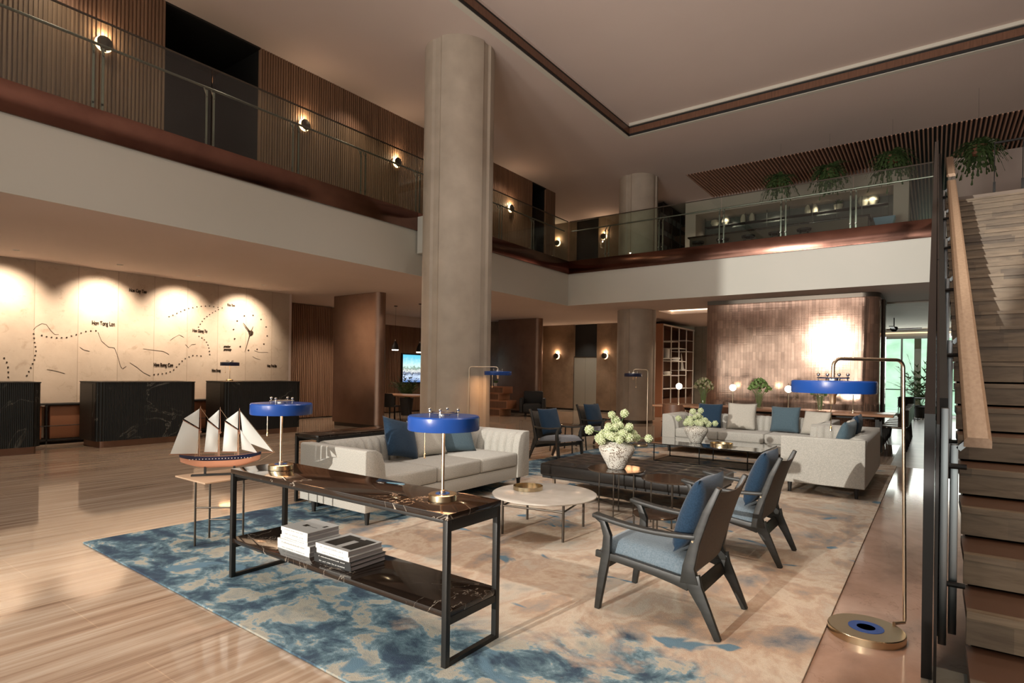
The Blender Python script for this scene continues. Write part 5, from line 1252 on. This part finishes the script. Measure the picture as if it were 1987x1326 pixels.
# ================================================================ HANGING FERNS
def fern(loc, lab, s=1.0):
    x, y, z = loc; t = thing('hanging_fern', lab, 'hanging plant', (x, y, z), 0, 'ferns hanging over the back mezzanine')
    MB().lathe([(0, -0.02), (0.10, 0.0), (0.15, 0.16), (0.135, 0.16), (0, 0.12)], n=20).build('pot', M['terra'], t)
    w = MB()
    for k in range(3): w.tube([(0.14*cos(2.1*k), 0.14*sin(2.1*k), 0.15), (0, 0, 0.55), (0, 0, ZC-0.021-z)], 0.0015, 4)
    w.build('hanger', M['blackm'], t)
    b = MB()
    for i in range(150):
        a = random.uniform(0, 2*pi); o = random.uniform(0.35, 1)*0.46*s; L = random.uniform(0.16, 0.34); dr = random.uniform(0.25, 0.75)*s; P = []
        for k in range(9):
            u = k/8; P.append(Vector((cos(a)*o*u, sin(a)*o*u, 0.12+L*u*1.3-dr*u**2.2)))
        b.tube(P, 0.0025, 4); sd = Vector((-sin(a), cos(a), 0))
        for k in range(1, 9):
            for s_ in (-1, 1):
                p = P[k]; dd = (P[k]-P[k-1]); q = p+sd*s_*0.085*(1.15-k/9)+dd*0.35; w_ = dd*0.46
                b.add([p-w_, q, p+w_], [(0, 1, 2)])
    b.build('fronds', M['foliage'], t, smooth=False)
fern((-3.12, 15.4, 6.15), 'dark green fern hanging leftmost over the back mezzanine')
fern((-2.05, 15.4, 6.17), 'green fern hanging second from the left over the back mezzanine')
fern((-0.80, 15.3, 6.20), 'wide fern hanging near the slatted ceiling by the stairs', 1.15)
fern((0.66, 14.6, 5.86), 'fern in a terracotta pot hanging above the top of the stairs', 1.1)
# ================================================================ BAR ON THE MEZZANINE
t = thing('bar_counter', 'dark bar counter on the back mezzanine', 'bar counter', (-6.0, 17.2, ZM-0.01))
MB().box(0, 4.6, 0.0, 0.6, 0.0, 1.02).build('counter_body', M['bronze'], t); MB().box(-0.05, 4.65, -0.05, 0.65, 1.02, 1.06).build('counter_top', M['bmarble'], t, bev=0.004)
BYF = 19.62
def sz(u, v): return ony(u, v, BYF)
zsh = sz(1441, 432).z
t = thing('bar_shelf', 'thin metal shelf with wire frame across the bar back', 'shelf', (-6.3, 19.55, zsh-0.02))
MB().box(0, 5.2, 0, 0.28, 0, 0.018).build('shelf_board', M['blackm'], t); MB().box(0, 5.2, 0, 0.28, -0.36, -0.342).build('shelf_board', M['blackm'], t)
b = MB()
for i in range(9): b.box(0.65*i, 0.65*i+0.012, -0.012, 0.0, zsh*0-1.5, 0.5)
b.box(0, 5.2, -0.012, 0, 0.49, 0.502); b.build('wire_frame', M['blackm'], t)
def pot(u, prof, s, mt, lab, cat='vase', n=20):
    o = MB().lathe([(a*s, z*s) for a, z in prof], n=n).build(cat, mt, None); o.location = (sz(u, 430).x, 19.69, zsh-0.0015); tag(o, lab, cat, 'ornaments on the bar shelf')
BOT = [(0, 0), (0.085, 0), (0.095, 0.14), (0.07, 0.24), (0.03, 0.31), (0.03, 0.40), (0, 0.40)]; RND = [(0, 0), (0.09, 0), (0.17, 0.14), (0.14, 0.27), (0, 0.29)]; HEX = [(0, 0), (0.08, 0), (0.16, 0.13), (0.15, 0.26), (0.09, 0.36), (0, 0.36)]
M['cream'] = plain('cream_pottery', (0.55,0.48,0.38), 0.6)
for u, pr, s_, lab in ((1386, RND, 0.8, 'round cream pot at the left of the bar shelf'), (1407, HEX, 0.8, 'cream angular vase beside the round pot on the bar shelf'), (1441, BOT, 0.95, 'cream bottle vase, left of the left pair on the bar shelf'), (1458, BOT, 0.95, 'cream bottle vase, right of the left pair on the bar shelf'),
                     (1566, BOT, 0.95, 'cream bottle vase, left of the middle pair on the bar shelf'), (1580, BOT, 0.95, 'cream bottle vase, right of the middle pair on the bar shelf'), (1675, HEX, 0.95, 'cream angular vase, left of the right pair on the bar shelf'), (1693, HEX, 0.95, 'cream angular vase, right of the right pair on the bar shelf')):
    pot(u, pr, s_, M['cream'], lab)
leafy((sz(1626, 430).x, 19.68, zsh-0.0015), 34, 0.26, 0.16, 'spiky plant in a cream pot in the middle of the bar', M['foliage'], pot=(0.13, 0.16, M['cream']), lw=0.03)
for i, x in enumerate((-5.6, -4.9, -4.2, -3.5, -2.8)):
    t = thing('bar_stool', 'dark bar stool at the mezzanine bar, %s from the left' % ('first', 'second', 'third', 'fourth', 'fifth')[i], 'bar stool', (x, 16.75, ZM-0.01), 0, 'bar stools on the mezzanine')
    MB().lathe([(0, 0.74), (0.17, 0.74), (0.18, 0.79), (0, 0.80)], n=20).build('seat', M['blackm'], t)
    for k in range(4): MB().tube([(0.2*cos(k*pi/2+.8), 0.2*sin(k*pi/2+.8), 0), (0.12*cos(k*pi/2+.8), 0.12*sin(k*pi/2+.8), 0.74)], 0.011, 8).build('leg', M['blackm'], t)
q = ony(1718, 432, 17.6)
t = thing('ice_bin', 'pale blue bin with dark cloth at the right end of the bar', 'bin', (q.x-0.2, 17.6, ZM-0.01))
MB().box(0.0, 0.36, -0.16, 0.16, 0.0, q.z-0.08-ZM).build('bin_stand', M['bronze'], t); MB().prism([(0.0, q.z-0.079-ZM), (0.36, q.z-0.079-ZM), (0.42, q.z+0.13-ZM), (-0.06, q.z+0.13-ZM)], -0.18, 0.18, 'y').build('bin_body', M['bluebox'], t)
# ================================================================ STAIRS
NS, RH, TD, Y0 = 27, 0.1665, 0.365, 2.555
def nos(n): return (Y0+TD*n, 0.041+0.1665*n)     # nosing y, z of step n
t = thing('staircase', 'oak and copper-toned staircase rising along the right edge of the photo', 'staircase', (0.13, Y0, 0))
SW = 2.3
for n in range(NS):
    y, z = nos(n); y -= Y0
    zb = nos(n-1)[1] if n else 0.0
    MB().box(0, SW, y, y+0.03, zb+(0.014 if n else 0), z-0.03).box(0, SW, y-0.022, y+0.03, z-0.03, z).build('riser', M['oak'], t, smooth=False)
    if n < NS-1 or True:
        MB().box(0, SW, y+0.03, y+TD+0.03, z-0.05, z-0.0005).build('tread', M['tread'], t, smooth=False)
b = MB(); yl = nos(NS-1)[0]-Y0; zl = nos(NS-1)[1]
b.prism([(0.04, 0.0), (0.5, 0.0), (yl+TD, zl-0.42), (yl+TD, zl-0.03), (yl+0.03, zl-0.03)] if False else [(0.35, 0.0), (0.75, 0.0), (yl+TD, zl-0.30), (yl+TD, zl-0.08), (yl+0.05, zl-0.20)], 0.02, SW-0.02, 'x')
b.build('underside', M['bronze'], t)
t = thing('stair_balustrade', 'dark glass and steel stair balustrade with a thick oak handrail', 'balustrade', (0, Y0, 0))
def ny(y): return 0.041+(y-Y0)*RH/TD
ye = 12.4
M['darkg'] = plain('dark_bronze_glass', (0.006,0.004,0.003), 0.10, 0.0, 0.4)
def plate(x0, x1, y0, y1, lo, hi, nm, mt):
    P = [(y0-Y0, max(0.0, ny(y0)+lo)), (y1-Y0, ny(y1)+lo), (y1-Y0, ny(y1)+hi), (y0-Y0, ny(y0)+hi)]
    if ny(y0)+lo < 0: yy = Y0-(lo+0.041)*TD/RH; P.insert(1, (yy-Y0, 0.0))
    MB().prism(P, x0, x1, 'x').build(nm, mt, t, smooth=False)
plate(-0.030, 0.008, 3.02, ye, -0.42, 1.0, 'stringer', M['darkg'])
plate(0.024, 0.060, 3.62, ye, -0.42, 0.78, 'inner_stringer', M['blackm'])
for i, (a, c) in enumerate(((2.9, 5.2), (5.22, 7.4), (7.42, 9.6), (9.62, 12.4))): plate(0.012, 0.022, a, c, -0.1, 1.02, 'glass_panel', M['darkg'])
MB().box(-0.03, 0.13, -0.25, 0.62, 0, 0.13).build('plinth_block', M['stoneg'], t)
for i, yy in enumerate((3.48, 4.75, 6.05, 7.35, 8.65, 9.95)):
    z = ny(yy)
    if i == 0: MB().box(0.030, 0.062, yy-Y0-0.035, yy-Y0+0.035, max(0.13, z-0.42) if i else 0.132, z+0.80).build('post', M['bsteel'], t, bev=0.003)
    MB().box(0.070, 0.102, yy-Y0+0.05, yy-Y0+0.12, max(0.13, z-0.30), z+0.62).build('inner_post', M['bsteel'], t, bev=0.003)
    MB().strip([(0.10, z+0.60), (0.155, z+0.66)], [0.012, 0.012], yy-Y0+0.05, yy-Y0+0.12, 'y').build('rail_bracket', M['bsteel'], t)
    for dz in (0.05, 0.62):
        MB().lathe([(0.0, 0), (0.013, 0), (0.013, 0.11), (0, 0.11)], (0.022, yy-Y0+0.085-0.06, z+dz-0.1), n=14, axis='x').build('standoff_pin', M['blackm'], t)
def rail(y0, z0, y1, z1):
    b = MB(); pts = [(-0.052, -0.020), (0.052, -0.020), (0.052, 0.012), (0.038, 0.026), (-0.038, 0.026), (-0.052, 0.012)]
    v = [(0.172+a, y0-Y0, z0+c) for a, c in pts]+[(0.172+a, y1-Y0, z1+c) for a, c in pts]
    b.add(v, [(0,1,2,3,4,5), (11,10,9,8,7,6)]+[(i, (i+1) % 6, 6+(i+1) % 6, 6+i) for i in range(6)]).build('handrail', M['oakrail'], t)
rail(3.50, 1.10, 10.4, 1.10+6.9*RH/TD); rail(10.6, 1.16+7.1*RH/TD, 12.3, 1.16+8.8*RH/TD)
# landing balustrade beyond the steps
t = thing('landing_balustrade', 'thin black balustrade at the top of the stairs by the right edge', 'balustrade', (0.78, 12.6, ZM-0.01))
MB().box(0, 3, -0.015, 0.015, 0.86, 0.89).build('top_rail', M['blackm'], t)
for i in range(9):
    MB().box(0.36*i, 0.36*i+0.012, -0.006, 0.006, 0, 0.86).build('baluster', M['blackm'], t)
    MB().box(0.36*i-0.01, 0.36*i+0.022, -0.016, 0.016, 0, 0.22).build('baluster_foot', M['blackm'], t)
